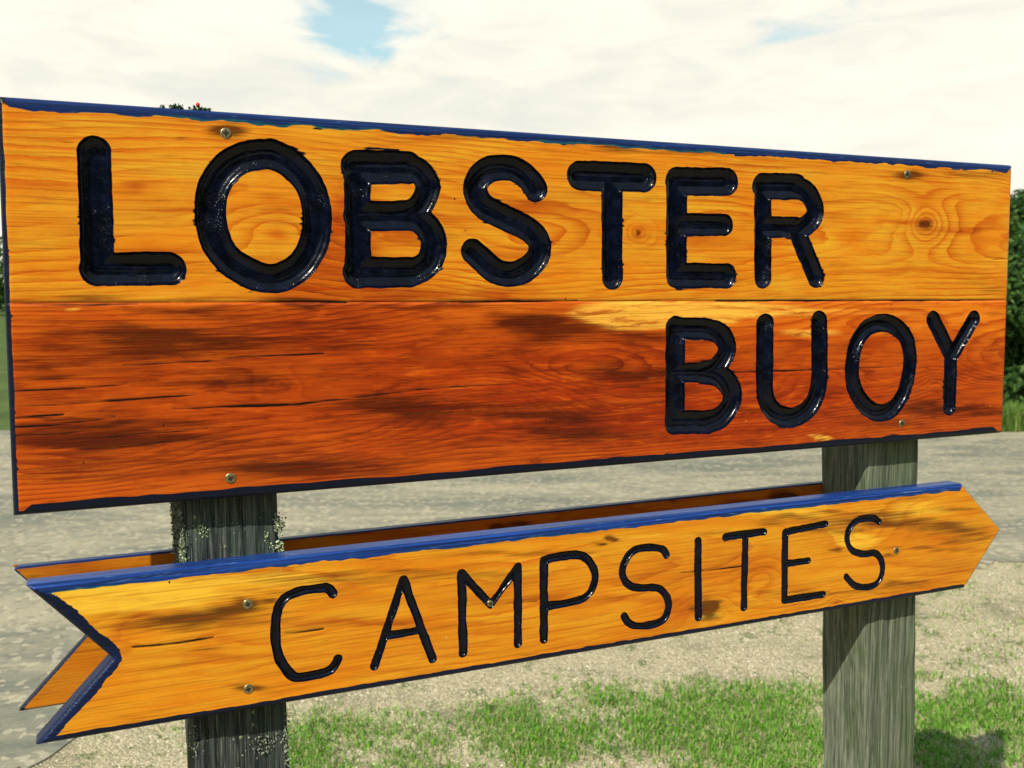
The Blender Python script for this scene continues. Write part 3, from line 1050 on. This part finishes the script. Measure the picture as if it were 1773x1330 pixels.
bush(5.75, 10.75, 0.95, 2.45, 'tall dark green bush across the road, just past the right end of the big board', 26000, 3)
bush(7.3, 11.2, 1.2, 2.6, 'rounded green bush across the road, farthest right of the row', 12000, 4)
bush(4.1, 11.4, 1.0, 1.7, 'low dark bush hidden across the road behind the right end of the big board', 9000, 5)
bush(1.9, 12.0, 1.1, 1.9, 'low dark bush hidden across the road behind the middle of the big board', 9000, 6)
# tall grass on the far verge
n = 14000
X = r.uniform(3.6, 7.5, n) * G; Y = 9.75 * G + np.abs(r.normal(0, .35, n))
blades('verge_grass', np.stack([X, Y], 1), .10, .42, .012, leaf_mat('verge_grass', (0.05, 0.13, 0.015), (0.14, 0.26, 0.04), (0.30, 0.34, 0.10)), 'tall green verge grass along the far road edge', .5, 12)

# added wood round the horizon; its unseen near part behind the camera dims reflections
cs, rs = [], []
rr = random.Random(2)
for i in range(230):
    a = i / 230 * 2 * math.pi + rr.uniform(-.01, .01)
    front = math.sin(a) > -0.05
    if front:
        R_ = rr.uniform(62, 75); h = rr.uniform(3.8, 5.4)
    else:
        R_ = rr.uniform(19, 26); h = rr.uniform(5.5, 8.0)  # nearer, taller belt out of view, added to darken reflections and fill
    m2 = 2 if front else 4
    for j in range(m2):
        cs.append((math.cos(a) * R_, math.sin(a) * R_, h * (j + .5) / m2)); rs.append(h * .36)
v, f, t = leaf_cloud(cs, rs, 90000, .42, 21)
fw = mesh_obj('added_woods', v, f, M_bush, None, {'tone': t}, smooth=False)
tag(fw, 'dense dark wood closing the horizon all round, unseen near part behind the camera added to dim reflections', kind='stuff')


# ================================================================== MAIN BOARD
SIGN = FRAME
sg = empty('main_board', SIGN)
tag(sg, 'large rectangular board of two varnished planks reading LOBSTER BUOY above the arrow', 'sign board')
mp = plane_pts(np.array([-7., 1751., 1734., 23.]), np.array([166.2, 286., 750., 894.]), .006)
jl = plane_pts(np.array([22., 1740.]), np.array([524.5, 520.]))
joint = lambda u: jl[0, 1] + (u - jl[0, 0]) * (jl[1, 1] - jl[0, 1]) / (jl[1, 0] - jl[0, 0])


def main_edge(P, e):
    top = (mp[0, 1] + (P[:, 0] - mp[0, 0]) * (mp[1, 1] - mp[0, 1]) / (mp[1, 0] - mp[0, 0])) - P[:, 1]
    bot = P[:, 1] - (mp[3, 1] + (P[:, 0] - mp[3, 0]) * (mp[2, 1] - mp[3, 1]) / (mp[2, 0] - mp[3, 0]))
    rt = mp[1, 0] - P[:, 0]
    lf = P[:, 0] - mp[0, 0]
    n_ = fbm(P[:, 0] / .035, P[:, 1] / .035, 1, 3)
    wt = .0155 + .0050 * n_ + .0035 * fbm(P[:, 0] / .018, P[:, 1] / .004, 6, 3); wb = .0155 + .0050 * fbm(P[:, 0] / .10, P[:, 0] * 0, 5, 3)
    wr = .0035 + .002 * n_; wl = .0075 + .002 * n_
    m = np.minimum.reduce([top, bot, rt, lf])
    return np.where(m == top, wt, np.where(m == bot, wb, np.where(m == rt, wr, wl)))


mid = 0.5 * (mp[0, 1] + mp[3, 1])
MAIN_RED0 = [(90, 330, 60, 8, .4), (130, 395, 70, 10, .5), (300, 440, 60, 6, .6), (290, 365, 80, 4, .7), (620, 350, 30, 60, .5), (590, 470, 40, 60, .6), (690, 410, 50, 12, .6), (800, 300, 70, 4, .5), (870, 440, 60, 14, .4), (905, 365, 70, 9, .5), (1010, 400, 30, 30, .35), (450, 450, 60, 8, .4), (470, 340, 30, 6, .5), (1230, 420, 50, 10, .5), (1250, 345, 60, 6, .4), (1480, 350, 90, 5, .4), (1520, 470, 120, 5, .5), (80, 470, 60, 4, .5), (420, 200, 120, 3, .5), (700, 240, 120, 3, .4), (1340, 290, 100, 4, .5), (596, 430, 48, 90, 1.25), (570, 492, 90, 28, 1.3), (650, 512, 160, 10, .9), (880, 512, 60, 12, .8), (235, 325, 26, 9, .8), (250, 350, 60, 9, .4), (720, 400, 60, 30, .35), (900, 360, 110, 14, .4), (1000, 335, 60, 14, .35),
             (1560, 387, 28, 4, 1.0), (1680, 399, 60, 4, .9), (1603, 388, 16, 14, .8), (1107, 403, 12, 10, .7), (1000, 245, 14, 8, .9), (640, 515, 120, 9, .5), (1200, 390, 60, 20, .3),
             (270, 380, 90, 14, .25), (1420, 510, 200, 7, .3), (480, 370, 40, 20, .25), (1120, 440, 80, 16, .2)]
MAIN_DARK0 = [(1065, 254, 34, 8, 1.1), (1603, 387, 8, 7, 2.0), (1107, 403, 4, 4, 1.6), (165, 514, 65, 8, .9), (330, 518, 60, 5, .8), (500, 521, 60, 4, .9), (391, 226, 30, 9, 2.0), (1576, 301, 20, 8, 1.5),
              (800, 236, 80, 5, .6), (1700, 300, 90, 8, .6), (1200, 262, 80, 5, .7), (1730, 450, 10, 2, .9), (1725, 500, 30, 12, .4), (318, 240, 10, 3, .8), (90, 300, 60, 90, .10)]
MAIN_PALE0 = [(700, 505, 120, 6, .4), (300, 505, 60, 5, .5), (200, 440, 70, 30, .15), (960, 500, 50, 8, .2), (1450, 290, 40, 8, .35)]
MAIN_RED1 = [(400, 700, 900, 200, .80), (1300, 700, 500, 110, .80), (1690, 640, 80, 90, .3), (560, 560, 120, 40, .5), (900, 600, 300, 60, .15)]
MAIN_DARK1 = [(300, 590, 130, 16, .75), (190, 768, 110, 7, 1.3), (340, 762, 90, 10, .8), (160, 740, 70, 5, .9), (925, 558, 70, 15, 1.1), (950, 572, 80, 16, .8), (1120, 585, 60, 10, .7), (725, 712, 60, 16, 1.0),
              (640, 700, 70, 10, .6), (950, 722, 110, 7, .8), (980, 747, 70, 7, 1.1), (1120, 650, 90, 8, .7), (1060, 640, 50, 10, .6), (460, 812, 60, 12, .8), (560, 815, 120, 8, .5), (1640, 708, 110, 12, 1.4),
              (1560, 735, 60, 8, .8), (530, 526, 40, 5, 1.0), (350, 540, 70, 10, .5), (700, 532, 100, 6, .8), (90, 590, 60, 50, .25), (80, 655, 60, 6, .8), (100, 725, 70, 3, 1.0), (420, 650, 60, 6, .4),
              (380, 665, 100, 7, .5), (340, 735, 90, 6, .5), (1200, 820, 90, 7, .3), (800, 625, 90, 5, .5), (1100, 795, 60, 6, .3), (1580, 590, 60, 6, .4), (1450, 600, 50, 5, .4), (860, 540, 30, 10, .5),
              (760, 770, 90, 6, .4), (640, 845, 160, 5, .5), (1720, 545, 20, 10, .5)]
MAIN_DARK1 += [(300, 600, 240, 50, .30), (720, 720, 240, 50, .34), (180, 770, 220, 30, .36), (1010, 720, 180, 40, .36), (480, 800, 260, 24, .28), (940, 575, 160, 20, .2), (1170, 650, 60, 40, .35)] + [(x, y, rx, ry, a) for (x, y, rx, ry, a) in [(random.uniform(30, 1130), random.uniform(540, 850), random.uniform(40, 150), random.uniform(6, 22), random.uniform(.15, .42)) for _ in range(46)]]
MAIN_PALE1 = [(1095, 545, 75, 20, 2.0), (1160, 542, 130, 18, 1.0), (1300, 535, 120, 12, .6), (1170, 556, 60, 12, .9), (1260, 540, 90, 14, .55), (1400, 575, 60, 9, .9), (1550, 545, 200, 14, .45), (1420, 757, 22, 5, .9), (815, 652, 90, 5, .45),
              (800, 672, 90, 6, .5), (600, 655, 90, 12, .35), (150, 695, 120, 9, .22), (130, 870, 130, 9, .3), (1640, 580, 70, 20, .3), (130, 535, 20, 5, .7), (1000, 800, 140, 8, .2), (520, 625, 120, 8, .22)]
CR1 = [[(215, 633), (330, 627), (430, 618), (560, 612)], [(25, 678), (130, 672), (220, 665)], [(25, 706), (160, 697), (340, 683)], [(360, 706), (480, 702), (600, 690), (760, 672), (900, 665)],
       [(22, 739), (90, 737), (200, 722)], [(22, 756), (90, 753), (150, 746)], [(120, 763), (260, 752), (360, 742)], [(1160, 652), (1260, 645), (1440, 640), (1560, 634)], [(60, 778), (190, 776), (300, 764)],
       [(22, 725), (60, 722), (110, 718)], [(300, 708), (420, 703), (500, 699)]]
CR0 = [[(1706, 447), (1725, 449), (1745, 450)], [(22, 527), (120, 528), (240, 526)], [(450, 524), (520, 522), (600, 524)], [(700, 524), (900, 522), (1000, 521)], [(1240, 521), (1400, 521), (1740, 520)]]


def main_attrs(Q, gi):
    if gi == 0:
        kn = [(1603, 388, .075, .050, 9.0), (1107, 403, .045, .030, 6.0), (905, 420, .12, .06, -3.0), (480, 400, .10, .07, 3.5), (1065, 250, .05, .02, 4.0), (240, 410, .16, .06, 3.0)]
        ph = phase_field(Q, 0, joint(Q[:, 0]), (11.0, .125, 1.6), kn, 1, 3.0)
        red = feature(Q, 0, MAIN_RED0, .9, 1); dark = feature(Q, 0, MAIN_DARK0, .5, 2); pale = feature(Q, 0, MAIN_PALE0, 1, 3)
        ck = cracks(Q, 0, CR0)
    else:
        kn = [(830, 700, .16, .06, 7.0), (1400, 660, .16, .07, 6.0), (480, 665, .05, .03, 5.0), (1000, 640, .2, .05, -4.0), (1620, 660, .10, .05, 5.0), (300, 700, .2, .05, 2.5)]
        ph = phase_field(Q, 0, joint(Q[:, 0]) + .04 * (Q[:, 0] - Q[:, 0].min()), (12.0, -.14, -2.4), kn, 2, 5.0)
        red = feature(Q, 0, MAIN_RED1, 1, 4) - np.clip(feature(Q, 0, [(1600, 545, 240, 26, 1.0), (1260, 545, 160, 20, 1.0)], 1, 5), 0, 1) * .8
        dark = feature(Q, 0, MAIN_DARK1, 1.1, 5); pale = feature(Q, 0, MAIN_PALE1, .55, 6)
        dark = dark * np.clip(1.3 - pale, 0, 1)
        ck = cracks(Q, 0, CR0 + CR1)
    return {'phase': ph, 'red': np.clip(red, 0, 1.2), 'dark': np.clip(dark, 0, 1.6), 'pale': np.clip(pale, 0, 1.3), 'crack': ck}


LET_MAIN = letter_strokes(L_ + L2_)
build_board(sg, 0.0, mp, BT, .0105, .0024, LET_MAIN, True, (M_top, M_low), main_edge,
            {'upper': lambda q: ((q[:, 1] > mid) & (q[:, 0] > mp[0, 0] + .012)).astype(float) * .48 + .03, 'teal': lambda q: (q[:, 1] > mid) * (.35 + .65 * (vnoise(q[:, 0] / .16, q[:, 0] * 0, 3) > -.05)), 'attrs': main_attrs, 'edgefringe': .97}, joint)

# ================================================================== ARROW BOARDS
ap = plane_pts(np.array([44., 1664., 1731., 1668., 60., 194.]), np.array([1014., 837., 916., 1018., 1291., 1139.]), .005)


def arrow_edge_fn(poly, wtop=.0135):
    def fn(P, e):
        def sdist(i):
            a, b = poly[i], poly[(i + 1) % 6]
            return seg_dist(P, a, b)
        d = np.stack([sdist(i) for i in range(6)], 0)
        n_ = fbm(P[:, 0] / .035, P[:, 1] / .035, 2, 3)
        wv = np.array([wtop, .0032, .0032, .0112, .0150, .0175])
        am = np.array([.0035, .001, .001, .002, .003, .004])
        k = d.argmin(0)
        return wv[k] + am[k] * (n_ + .8 * fbm(P[:, 0] / .018, P[:, 1] / .004, 6, 2))
    return fn


AR_RED = [(420, 1135, 300, 5, .5), (620, 1080, 200, 5, .5), (1000, 1040, 200, 6, .4), (760, 1160, 300, 6, .4), (1130, 1000, 80, 10, .4), (700, 1040, 500, 10, .25), (1180, 1060, 40, 25, .8), (1240, 980, 110, 35, .35), (1320, 985, 40, 12, .4), (900, 1120, 400, 12, .22), (620, 1075, 120, 6, .5), (560, 1000, 60, 5, .7), (215, 1090, 24, 10, .5),
          (250, 1068, 25, 7, .8), (1450, 905, 90, 12, .8), (1620, 930, 60, 10, .5), (1320, 872, 50, 6, .6), (1640, 985, 60, 30, .4), (240, 1270, 20, 16, .6), (1447, 1046, 9, 4, 1.0), (840, 1090, 300, 8, .2)]
AR_DARK = [(600, 1003, 260, 7, .55), (250, 1085, 120, 8, .5), (340, 1075, 120, 14, .45), (1440, 885, 30, 5, .9), (1500, 890, 30, 6, .8), (1405, 915, 24, 5, .7), (1460, 920, 30, 5, .6), (1550, 890, 36, 9, .8), (1620, 915, 40, 10, .7), (1650, 935, 30, 6, .6), (1590, 865, 40, 4, .5), (330, 1068, 110, 9, 1.0), (410, 1054, 50, 7, 1.3), (425, 1043, 24, 8, 1.3), (470, 1040, 18, 5, 1.2), (520, 1022, 90, 5, .7), (700, 992, 200, 6, .7), (1226, 1053, 17, 13, 3.2), (1058, 933, 9, 4, 1.8),
           (1032, 941, 9, 3, 1.8), (1560, 1010, 50, 7, .9), (1480, 905, 60, 6, .9), (1380, 895, 50, 5, .8), (1590, 950, 60, 4, .8), (1570, 905, 60, 7, .9), (1650, 880, 50, 6, .6), (1660, 915, 30, 10, .6), (430, 1190, 24, 6, 1.3),
           (245, 1262, 22, 14, 1.0), (1450, 953, 8, 3, 1.3), (1420, 1025, 140, 5, .7), (350, 1125, 60, 4, .4), (900, 957, 120, 5, .8), (1240, 925, 60, 4, .6), (1330, 905, 30, 6, .7), (1535, 960, 14, 6, .9), (330, 1240, 120, 4, .5),
           (1240, 985, 40, 3, .5), (1690, 925, 30, 18, .5)]
AR_PALE = [(220, 1030, 170, 26, .7), (420, 1010, 200, 16, .5), (900, 965, 260, 9, .45), (250, 1040, 130, 18, .8), (150, 1050, 60, 20, .5), (480, 1000, 150, 9, .6), (1150, 930, 150, 9, .6), (1330, 880, 90, 12, .8), (1480, 940, 50, 16, .8), (1450, 900, 120, 22, .6), (1600, 880, 70, 20, .6), (1230, 1070, 30, 7, .9),
           (440, 1110, 60, 30, .15), (1330, 1040, 130, 5, .6), (1560, 985, 60, 18, .25)]
AR_CR = [[(230, 1121), (300, 1114), (370, 1102)], [(495, 1097), (520, 1094), (560, 1089)], [(880, 1046), (900, 1044), (930, 1041)], [(1180, 992), (1230, 987), (1285, 980)]]


def arrow_attrs(off):
    def fn(Q, gi):
        kn = [(1222, 1053, .060, .040, 7.0), (1500, 920, .10, .05, 4.0), (300, 1075, .10, .03, 4.0), (1320, 1000, .09, .05, 4.0), (700, 1120, .4, .05, 2.0), (1447, 1046, .02, .02, 3.0)]
        ph = phase_field(Q, off, EYE - .6 + .0 * Q[:, 0], (5.5, .11, 1.2), kn, 5, 2.6)
        red = feature(Q, off, AR_RED, .9, 1); dark = feature(Q, off, AR_DARK, .7, 2); pale = feature(Q, off, AR_PALE, 1, 3)
        ck = cracks(Q, off, AR_CR)
        return {'phase': ph, 'red': np.clip(red, 0, 1.2), 'dark': np.clip(dark, 0, 2), 'pale': np.clip(pale, 0, 1.2), 'crack': ck}
    return fn


ag = empty('arrow_board', SIGN)
tag(ag, 'front arrow-shaped yellow varnished board reading CAMPSITES, notched left end and point at right', 'arrow sign')
amid = lambda q, p: p[0, 1] + (q[:, 0] - p[0, 0]) * (p[1, 1] - p[0, 1]) / (p[1, 0] - p[0, 0]) - q[:, 1]
LET_ARR = letter_strokes(L3_)


def arrow_edge_light(q):  # lit top edge stays blue, shaded edges get the darkened paint
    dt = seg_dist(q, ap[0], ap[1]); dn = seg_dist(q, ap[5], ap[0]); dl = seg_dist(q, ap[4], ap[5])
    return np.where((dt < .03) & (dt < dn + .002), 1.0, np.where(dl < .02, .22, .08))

build_board(ag, 0.0, ap, BT, .0085, .0020, LET_ARR, False, (M_arrow,), arrow_edge_fn(ap),
            {'upper': lambda q: arrow_edge_light(q), 'teal': lambda q: .75 * (arrow_edge_light(q) > .9), 'attrs': arrow_attrs(0), 'edgefringe': .8})

# rear arrow board, same shape, on the back of the posts
ROFF = BT + POSTW + .001
rp = plane_pts(np.array([20., 154., 33.]), np.array([984., 1097., 1232.]), ROFF)
sl = (ap[1] - ap[0]); ln_ = np.linalg.norm(sl)
rt = plane_pts(np.array([20., 1425.]), np.array([984., 836.]), ROFF)
rd_ = (rt[1] - rt[0]) / np.linalg.norm(rt[1] - rt[0])
rpoly = np.array([rp[0], rp[0] + rd_ * ln_, rp[0] + rd_ * ln_ + (ap[2] - ap[1]), rp[0] + rd_ * ln_ + (ap[3] - ap[1]), rp[2], rp[1]])
rg = empty('arrow_board', SIGN)
tag(rg, 'rear arrow board seen from inside, brown and shaded behind the two posts', 'arrow sign')
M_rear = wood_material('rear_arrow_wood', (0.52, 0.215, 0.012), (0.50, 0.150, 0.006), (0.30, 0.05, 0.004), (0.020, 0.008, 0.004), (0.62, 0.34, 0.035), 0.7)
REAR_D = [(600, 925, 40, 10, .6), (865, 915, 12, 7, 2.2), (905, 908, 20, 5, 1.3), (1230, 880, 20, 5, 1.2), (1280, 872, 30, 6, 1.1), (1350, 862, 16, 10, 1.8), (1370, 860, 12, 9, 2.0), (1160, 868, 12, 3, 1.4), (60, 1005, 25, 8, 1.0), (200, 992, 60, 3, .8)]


def rear_attrs(Q, gi):
    ph = phase_field(Q, ROFF, EYE - .6, (5.0, .1, 1.0), [], 7, 2.5)
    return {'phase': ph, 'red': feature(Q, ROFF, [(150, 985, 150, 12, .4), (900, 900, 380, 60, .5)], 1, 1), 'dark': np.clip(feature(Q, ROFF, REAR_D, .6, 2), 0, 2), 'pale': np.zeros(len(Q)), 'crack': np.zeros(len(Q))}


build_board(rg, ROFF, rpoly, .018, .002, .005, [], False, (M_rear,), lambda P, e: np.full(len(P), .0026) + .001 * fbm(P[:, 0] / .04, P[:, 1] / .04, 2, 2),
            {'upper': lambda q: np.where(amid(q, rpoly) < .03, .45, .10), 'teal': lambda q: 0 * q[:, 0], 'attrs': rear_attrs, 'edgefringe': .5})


# ================================================================== SCREWS
def screw(root, x, y, rad=.0070, z=0.0, tilt=0.3, label=None):
    uv = plane_pts(np.array([x]), np.array([y]))[0]
    V = []; Fc = []
    prof = [(1.0, -.003), (1.0, .0000), (.94, .0009), (.80, .0013), (.45, .0008), (.0, .0006)]
    seg = 28
    for rr_, zz_ in prof[:-1]:
        for k in range(seg):
            a = 2 * math.pi * k / seg
            V.append((uv[0] + rad * rr_ * math.cos(a), uv[1] + rad * rr_ * math.sin(a), z + zz_))
    V.append((uv[0], uv[1], z + .0006))
    for i in range(len(prof) - 2):
        for k in range(seg):
            Fc.append((i * seg + k, i * seg + (k + 1) % seg, (i + 1) * seg + (k + 1) % seg, (i + 1) * seg + k))
    b0 = (len(prof) - 2) * seg
    for k in range(seg): Fc.append((b0 + k, b0 + (k + 1) % seg, len(V) - 1))
    s = mesh_obj('screw', V, Fc, M_screw, root)
    if label: s['label'] = label
    # cross recess
    V = []; Fc = []
    c, sn = math.cos(tilt), math.sin(tilt)
    for (L, Wd) in ((.52, .11), (.11, .52)):
        o = len(V)
        for (px_, py_, pz) in ((-L, -Wd, .0016), (L, -Wd, .0016), (L, Wd, .0016), (-L, Wd, .0016), (-L, -Wd, 0), (L, -Wd, 0), (L, Wd, 0), (-L, Wd, 0)):
            if L < Wd and pz > 0: pz += .00002
            X_ = px_ * rad; Y_ = py_ * rad
            V.append((uv[0] + X_ * c - Y_ * sn, uv[1] + X_ * sn + Y_ * c, z + pz))
        for f in ((0, 1, 2, 3), (0, 4, 5, 1), (1, 5, 6, 2), (2, 6, 7, 3), (3, 7, 4, 0)): Fc.append(tuple(k + o for k in f))
    mesh_obj('cross_recess', V, Fc, M_recess, s, smooth=False)


for (x, y, t) in ((391, 231, 0.05), (1571, 302, .7), (1562, 733, .4), (399, 828, .5)):
    screw(sg, x, y, tilt=t, rad=.0080)
for (x, y, t, rad, z) in ((429, 1046, .3, .0078, 0), (430, 1193, .2, .0078, 0), (850, 1046, .5, .0058, -.003), (1552, 953, .8, .0070, 0)):
    screw(ag, x, y, rad, z, t)


# ================================================================== POSTS
def post(uc_top, uc_bot, v_top, w, dpt, front_off, mat, label, seed, twist=0.0):
    root = empty('wooden_post', SIGN)
    tag(root, label, 'post', 'square posts carrying the sign boards')
    r_ = random.Random(seed)
    # rounded-square section
    sec = []
    rc = .010; hw, hd = w / 2, dpt / 2
    for (sx, sy, a0) in ((1, 1, 0), (-1, 1, 90), (-1, -1, 180), (1, -1, 270)):
        for k in range(5):
            a = math.radians(a0 + k * 22.5)
            sec.append((sx * (hw - rc) + rc * math.cos(a), sy * (hd - rc) + rc * math.sin(a)))
    # resample with points on the flats
    P = []
    n = len(sec)
    for i in range(n):
        a, b = sec[i], sec[(i + 1) % n]
        L = math.hypot(a[0] - b[0], a[1] - b[1]); k = max(1, int(L / .005))
        for j in range(k): P.append((a[0] + (b[0] - a[0]) * j / k, a[1] + (b[1] - a[1]) * j / k))
    m = len(P)
    vs = np.arange(-.12, v_top + .001, .012)
    PP = np.array(P)
    ct, st = math.cos(twist), math.sin(twist)
    PR = np.stack([PP[:, 0] * ct - PP[:, 1] * st, PP[:, 0] * st + PP[:, 1] * ct], 1)
    V = []
    ids = np.arange(m)
    per = np.cumsum(np.r_[0, np.linalg.norm(np.diff(PP, axis=0), axis=1)])
    for j, v in enumerate(vs):
        t = v / v_top
        uc = uc_bot + (uc_top - uc_bot) * t
        n_ = fbm(per / .008, np.full(m, v / .35), seed, 2) * .0032 + fbm(per / .05, np.full(m, v / .12), seed + 1, 2) * .003
        sc = 1 + n_ / (w / 2)
        V.append(np.stack([uc + PR[:, 0] * sc, np.full(m, v), -front_off - hd + PR[:, 1] * sc], 1))
    V = np.concatenate(V)
    Fc = []
    for j in range(len(vs) - 1):
        a = j * m + ids; b = j * m + (ids + 1) % m
        Fc.append(np.stack([a, b, b + m, a + m], 1))
    Fc = np.concatenate(Fc)[:, ::-1]
    me = mesh_obj('shaft', V, Fc, mat, root)
    top = mesh_obj('post_top', V[-m:], [tuple(range(m))], mat, root, smooth=False)
    return root


pf = BT + .001
a = plane_pts(np.array([313., 480., 331., 504.]), np.array([868., 868., 1300., 1300.]), pf)
cl_, cb_ = (a[0] + a[1]) / 2, (a[2] + a[3]) / 2
s = (cl_[0] - cb_[0]) / (cl_[1] - cb_[1])
wl = a[1, 0] - a[0, 0]
vt = EYE + .22
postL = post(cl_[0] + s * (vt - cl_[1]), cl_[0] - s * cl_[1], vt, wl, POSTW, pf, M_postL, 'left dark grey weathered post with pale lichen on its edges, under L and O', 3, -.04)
b = plane_pts(np.array([1501., 1592., 1502., 1587.]), np.array([790., 790., 1300., 1300.]), pf)
cl2, cb2 = (b[0] + b[1]) / 2, (b[2] + b[3]) / 2
s2 = (cl2[0] - cb2[0]) / (cl2[1] - cb2[1])
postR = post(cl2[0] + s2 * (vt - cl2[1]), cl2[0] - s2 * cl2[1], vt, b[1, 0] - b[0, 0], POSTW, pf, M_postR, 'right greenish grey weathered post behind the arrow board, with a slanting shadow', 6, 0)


# lichen: crinkled lobes scattered in patches
def lichen(root, name, c, normal, ext, n, size, mat, seed, lift=.004):
    r_ = np.random.RandomState(seed)
    c = np.array(c, float); nrm = np.array(normal, float)
    V = []; Fc = []
    for i in range(int(n * 1.9)):
        p = c + np.array([r_.normal() * e for e in ext])
        d = r_.normal(size=3); d -= nrm * (d @ nrm) * .6; d /= np.linalg.norm(d)
        s_ = .62 * size * r_.uniform(.5, 1.3)
        side = np.cross(d, nrm + r_.normal(size=3) * .5); side /= np.linalg.norm(side) + 1e-9
        up = nrm * s_ * r_.uniform(.2, .9)
        o = len(V)
        k = 5
        V.append(p - nrm * .001)
        for j in range(k):
            a_ = (j / (k - 1) - .5) * 2.4
            rr_ = s_ * r_.uniform(.7, 1.2)
            V.append(p + d * math.cos(a_) * rr_ + side * math.sin(a_) * rr_ + up * (.7 + .5 * r_.rand()))
        for j in range(k - 1): Fc.append((o, o + 1 + j, o + 2 + j))
    return tag(mesh_obj(name, V, Fc, mat, root, smooth=False), kind='stuff')


def lp(x, y, dz=0.0):
    q = plane_pts(np.array([float(x)]), np.array([float(y)]), pf - dz)[0]
    return (q[0], q[1], -pf + dz)


lic_i = 0
for (x, y, ex, ey, n_, sz, mt) in ((344, 917, .006, .007, 60, .0042, M_lichen), (337, 908, .010, .009, 40, .0036, M_lichen_d), (481, 903, .004, .008, 46, .0045, M_lichen_d), (484, 912, .003, .005, 46, .0042, M_lichen),
                                   (484, 957, .003, .011, 90, .0042, M_lichen), (316, 965, .0022, .016, 110, .0042, M_lichen), (317, 935, .002, .012, 60, .0040, M_lichen_d), (460, 928, .002, .005, 12, .003, M_lichen),
                                   (388, 947, .0015, .002, 10, .003, M_lichen), (362, 970, .002, .002, 8, .003, M_lichen), (470, 948, .004, .006, 16, .003, M_lichen), (324, 966, .006, .006, 20, .003, M_lichen_d),
                                   (344, 1284, .012, .012, 60, .0040, M_lichen_d), (450, 1288, .014, .012, 50, .0036, M_lichen_d), (495, 1280, .003, .02, 70, .0040, M_lichen_d), (402, 905, .02, .008, 40, .0024, M_lichen_d),
                                   (440, 890, .018, .006, 30, .0024, M_lichen_d)):
    lic_i += 1
    ob = lichen(postL, 'lichen', lp(x, y), (0, 0, 1), (ex, ey, .0015), n_, sz, mt, lic_i)
# growth along the left side face of the left post
for (x, y, dz, ey, n_, mt) in ((300, 905, -.10, .028, 190, M_lichen_d), (296, 900, -.135, .022, 170, M_lichen), (303, 950, -.09, .030, 200, M_lichen_d), (298, 975, -.13, .030, 150, M_lichen_d), (312, 940, -.02, .035, 110, M_lichen_d),
                               (310, 900, -.02, .03, 90, M_lichen_d)):
    lic_i += 1
    q = lp(x, y)
    u_left = a[0, 0] + .0 + (q[1] - a[0, 1]) * s - .002
    lichen(postL, 'lichen', (u_left, q[1], -pf + dz), (-1, 0, 0), (.0015, ey, .016), n_, .0050, mt, 40 + lic_i)

for (x, y, ex, ey, n_, mt) in ((1540, 1150, .006, .012, 14, M_postR),):
    pass

# ================================================================== LICHEN TUFTS ON THE TOP EDGE
def tufts(x0, x1, n_, label, mat, h, seed, cap=None):
    r_ = np.random.RandomState(seed)
    root = empty('lichen_tuft', SIGN)
    tag(root, label, 'lichen', 'small tufts growing on the top edge')
    V = []; Fc = []
    for i in range(n_):
        x = r_.uniform(x0, x1)
        q = plane_pts(np.array([x]), np.array([167 + (x - 5) * 119 / 1746.]), .010)[0]
        z0 = -.012 + r_.normal() * .003
        hh = h * r_.uniform(.4, 1.0)
        for k in range(9):
            o = len(V)
            d = r_.normal(size=3) * .5; d[1] = abs(d[1]) + .5; d /= np.linalg.norm(d)
            c0 = np.array([q[0], q[1] - .001, z0]) + r_.normal(size=3) * .0008
            c0[1] += r_.uniform(0, hh * .6)
            sd__ = np.cross(d, r_.normal(size=3)); sd__ /= np.linalg.norm(sd__)
            L = hh * r_.uniform(.3, .6)
            V += [c0 - sd__ * L * .3, c0 + sd__ * L * .3, c0 + d * L]
            Fc.append((o, o + 1, o + 2))
    tag(mesh_obj('fronds', V, Fc, mat, root, smooth=False), kind='stuff')
    if cap:
        x, hh = cap
        q = plane_pts(np.array([float(x)]), np.array([167 + (x - 5) * 119 / 1746.]), .010)[0]
        cv, cf = [], []
        for (yy, rr_, m2) in ((.0072, .0030, M_red),):
            import bmesh
            bm = bmesh.new(); bmesh.ops.create_icosphere(bm, subdivisions=2, radius=rr_)
            for v in bm.verts:
                v.co = (v.co.x * (1 + .15 * math.sin(v.co.y * 3000)) + q[0], v.co.y * 1.1 + q[1] + yy, v.co.z - .012)
            me = bpy.data.meshes.new('red_cap'); bm.to_mesh(me); bm.free(); me.materials.append(m2)
            link(bpy.data.objects.new('red_cap', me), root)
        v, f = tube([(q[0], q[1] - .001, -.012), (q[0] + .0005, q[1] + .0045, -.012)], [.0020, .0010], 6)
        mesh_obj('pale_stalk', v, f, M_lichen, root)


tufts(277, 288, 12, 'tiny dark tuft on the top edge of the big board, leftmost of the row', M_moss, .0062, 1)
tufts(294, 317, 34, 'widest dark green tuft on the top edge of the big board', M_moss, .0085, 2)
tufts(327, 330, 2, 'single tiny upright tuft on the top edge of the big board', M_moss, .0095, 3)
tufts(332, 350, 26, 'tiny tuft with a bright red cap on the top edge of the big board', M_moss, .0072, 4, (343, 1))
tufts(352, 365, 26, 'low dark tuft right of the red cap on the top edge of the big board', M_moss, .0062, 5)
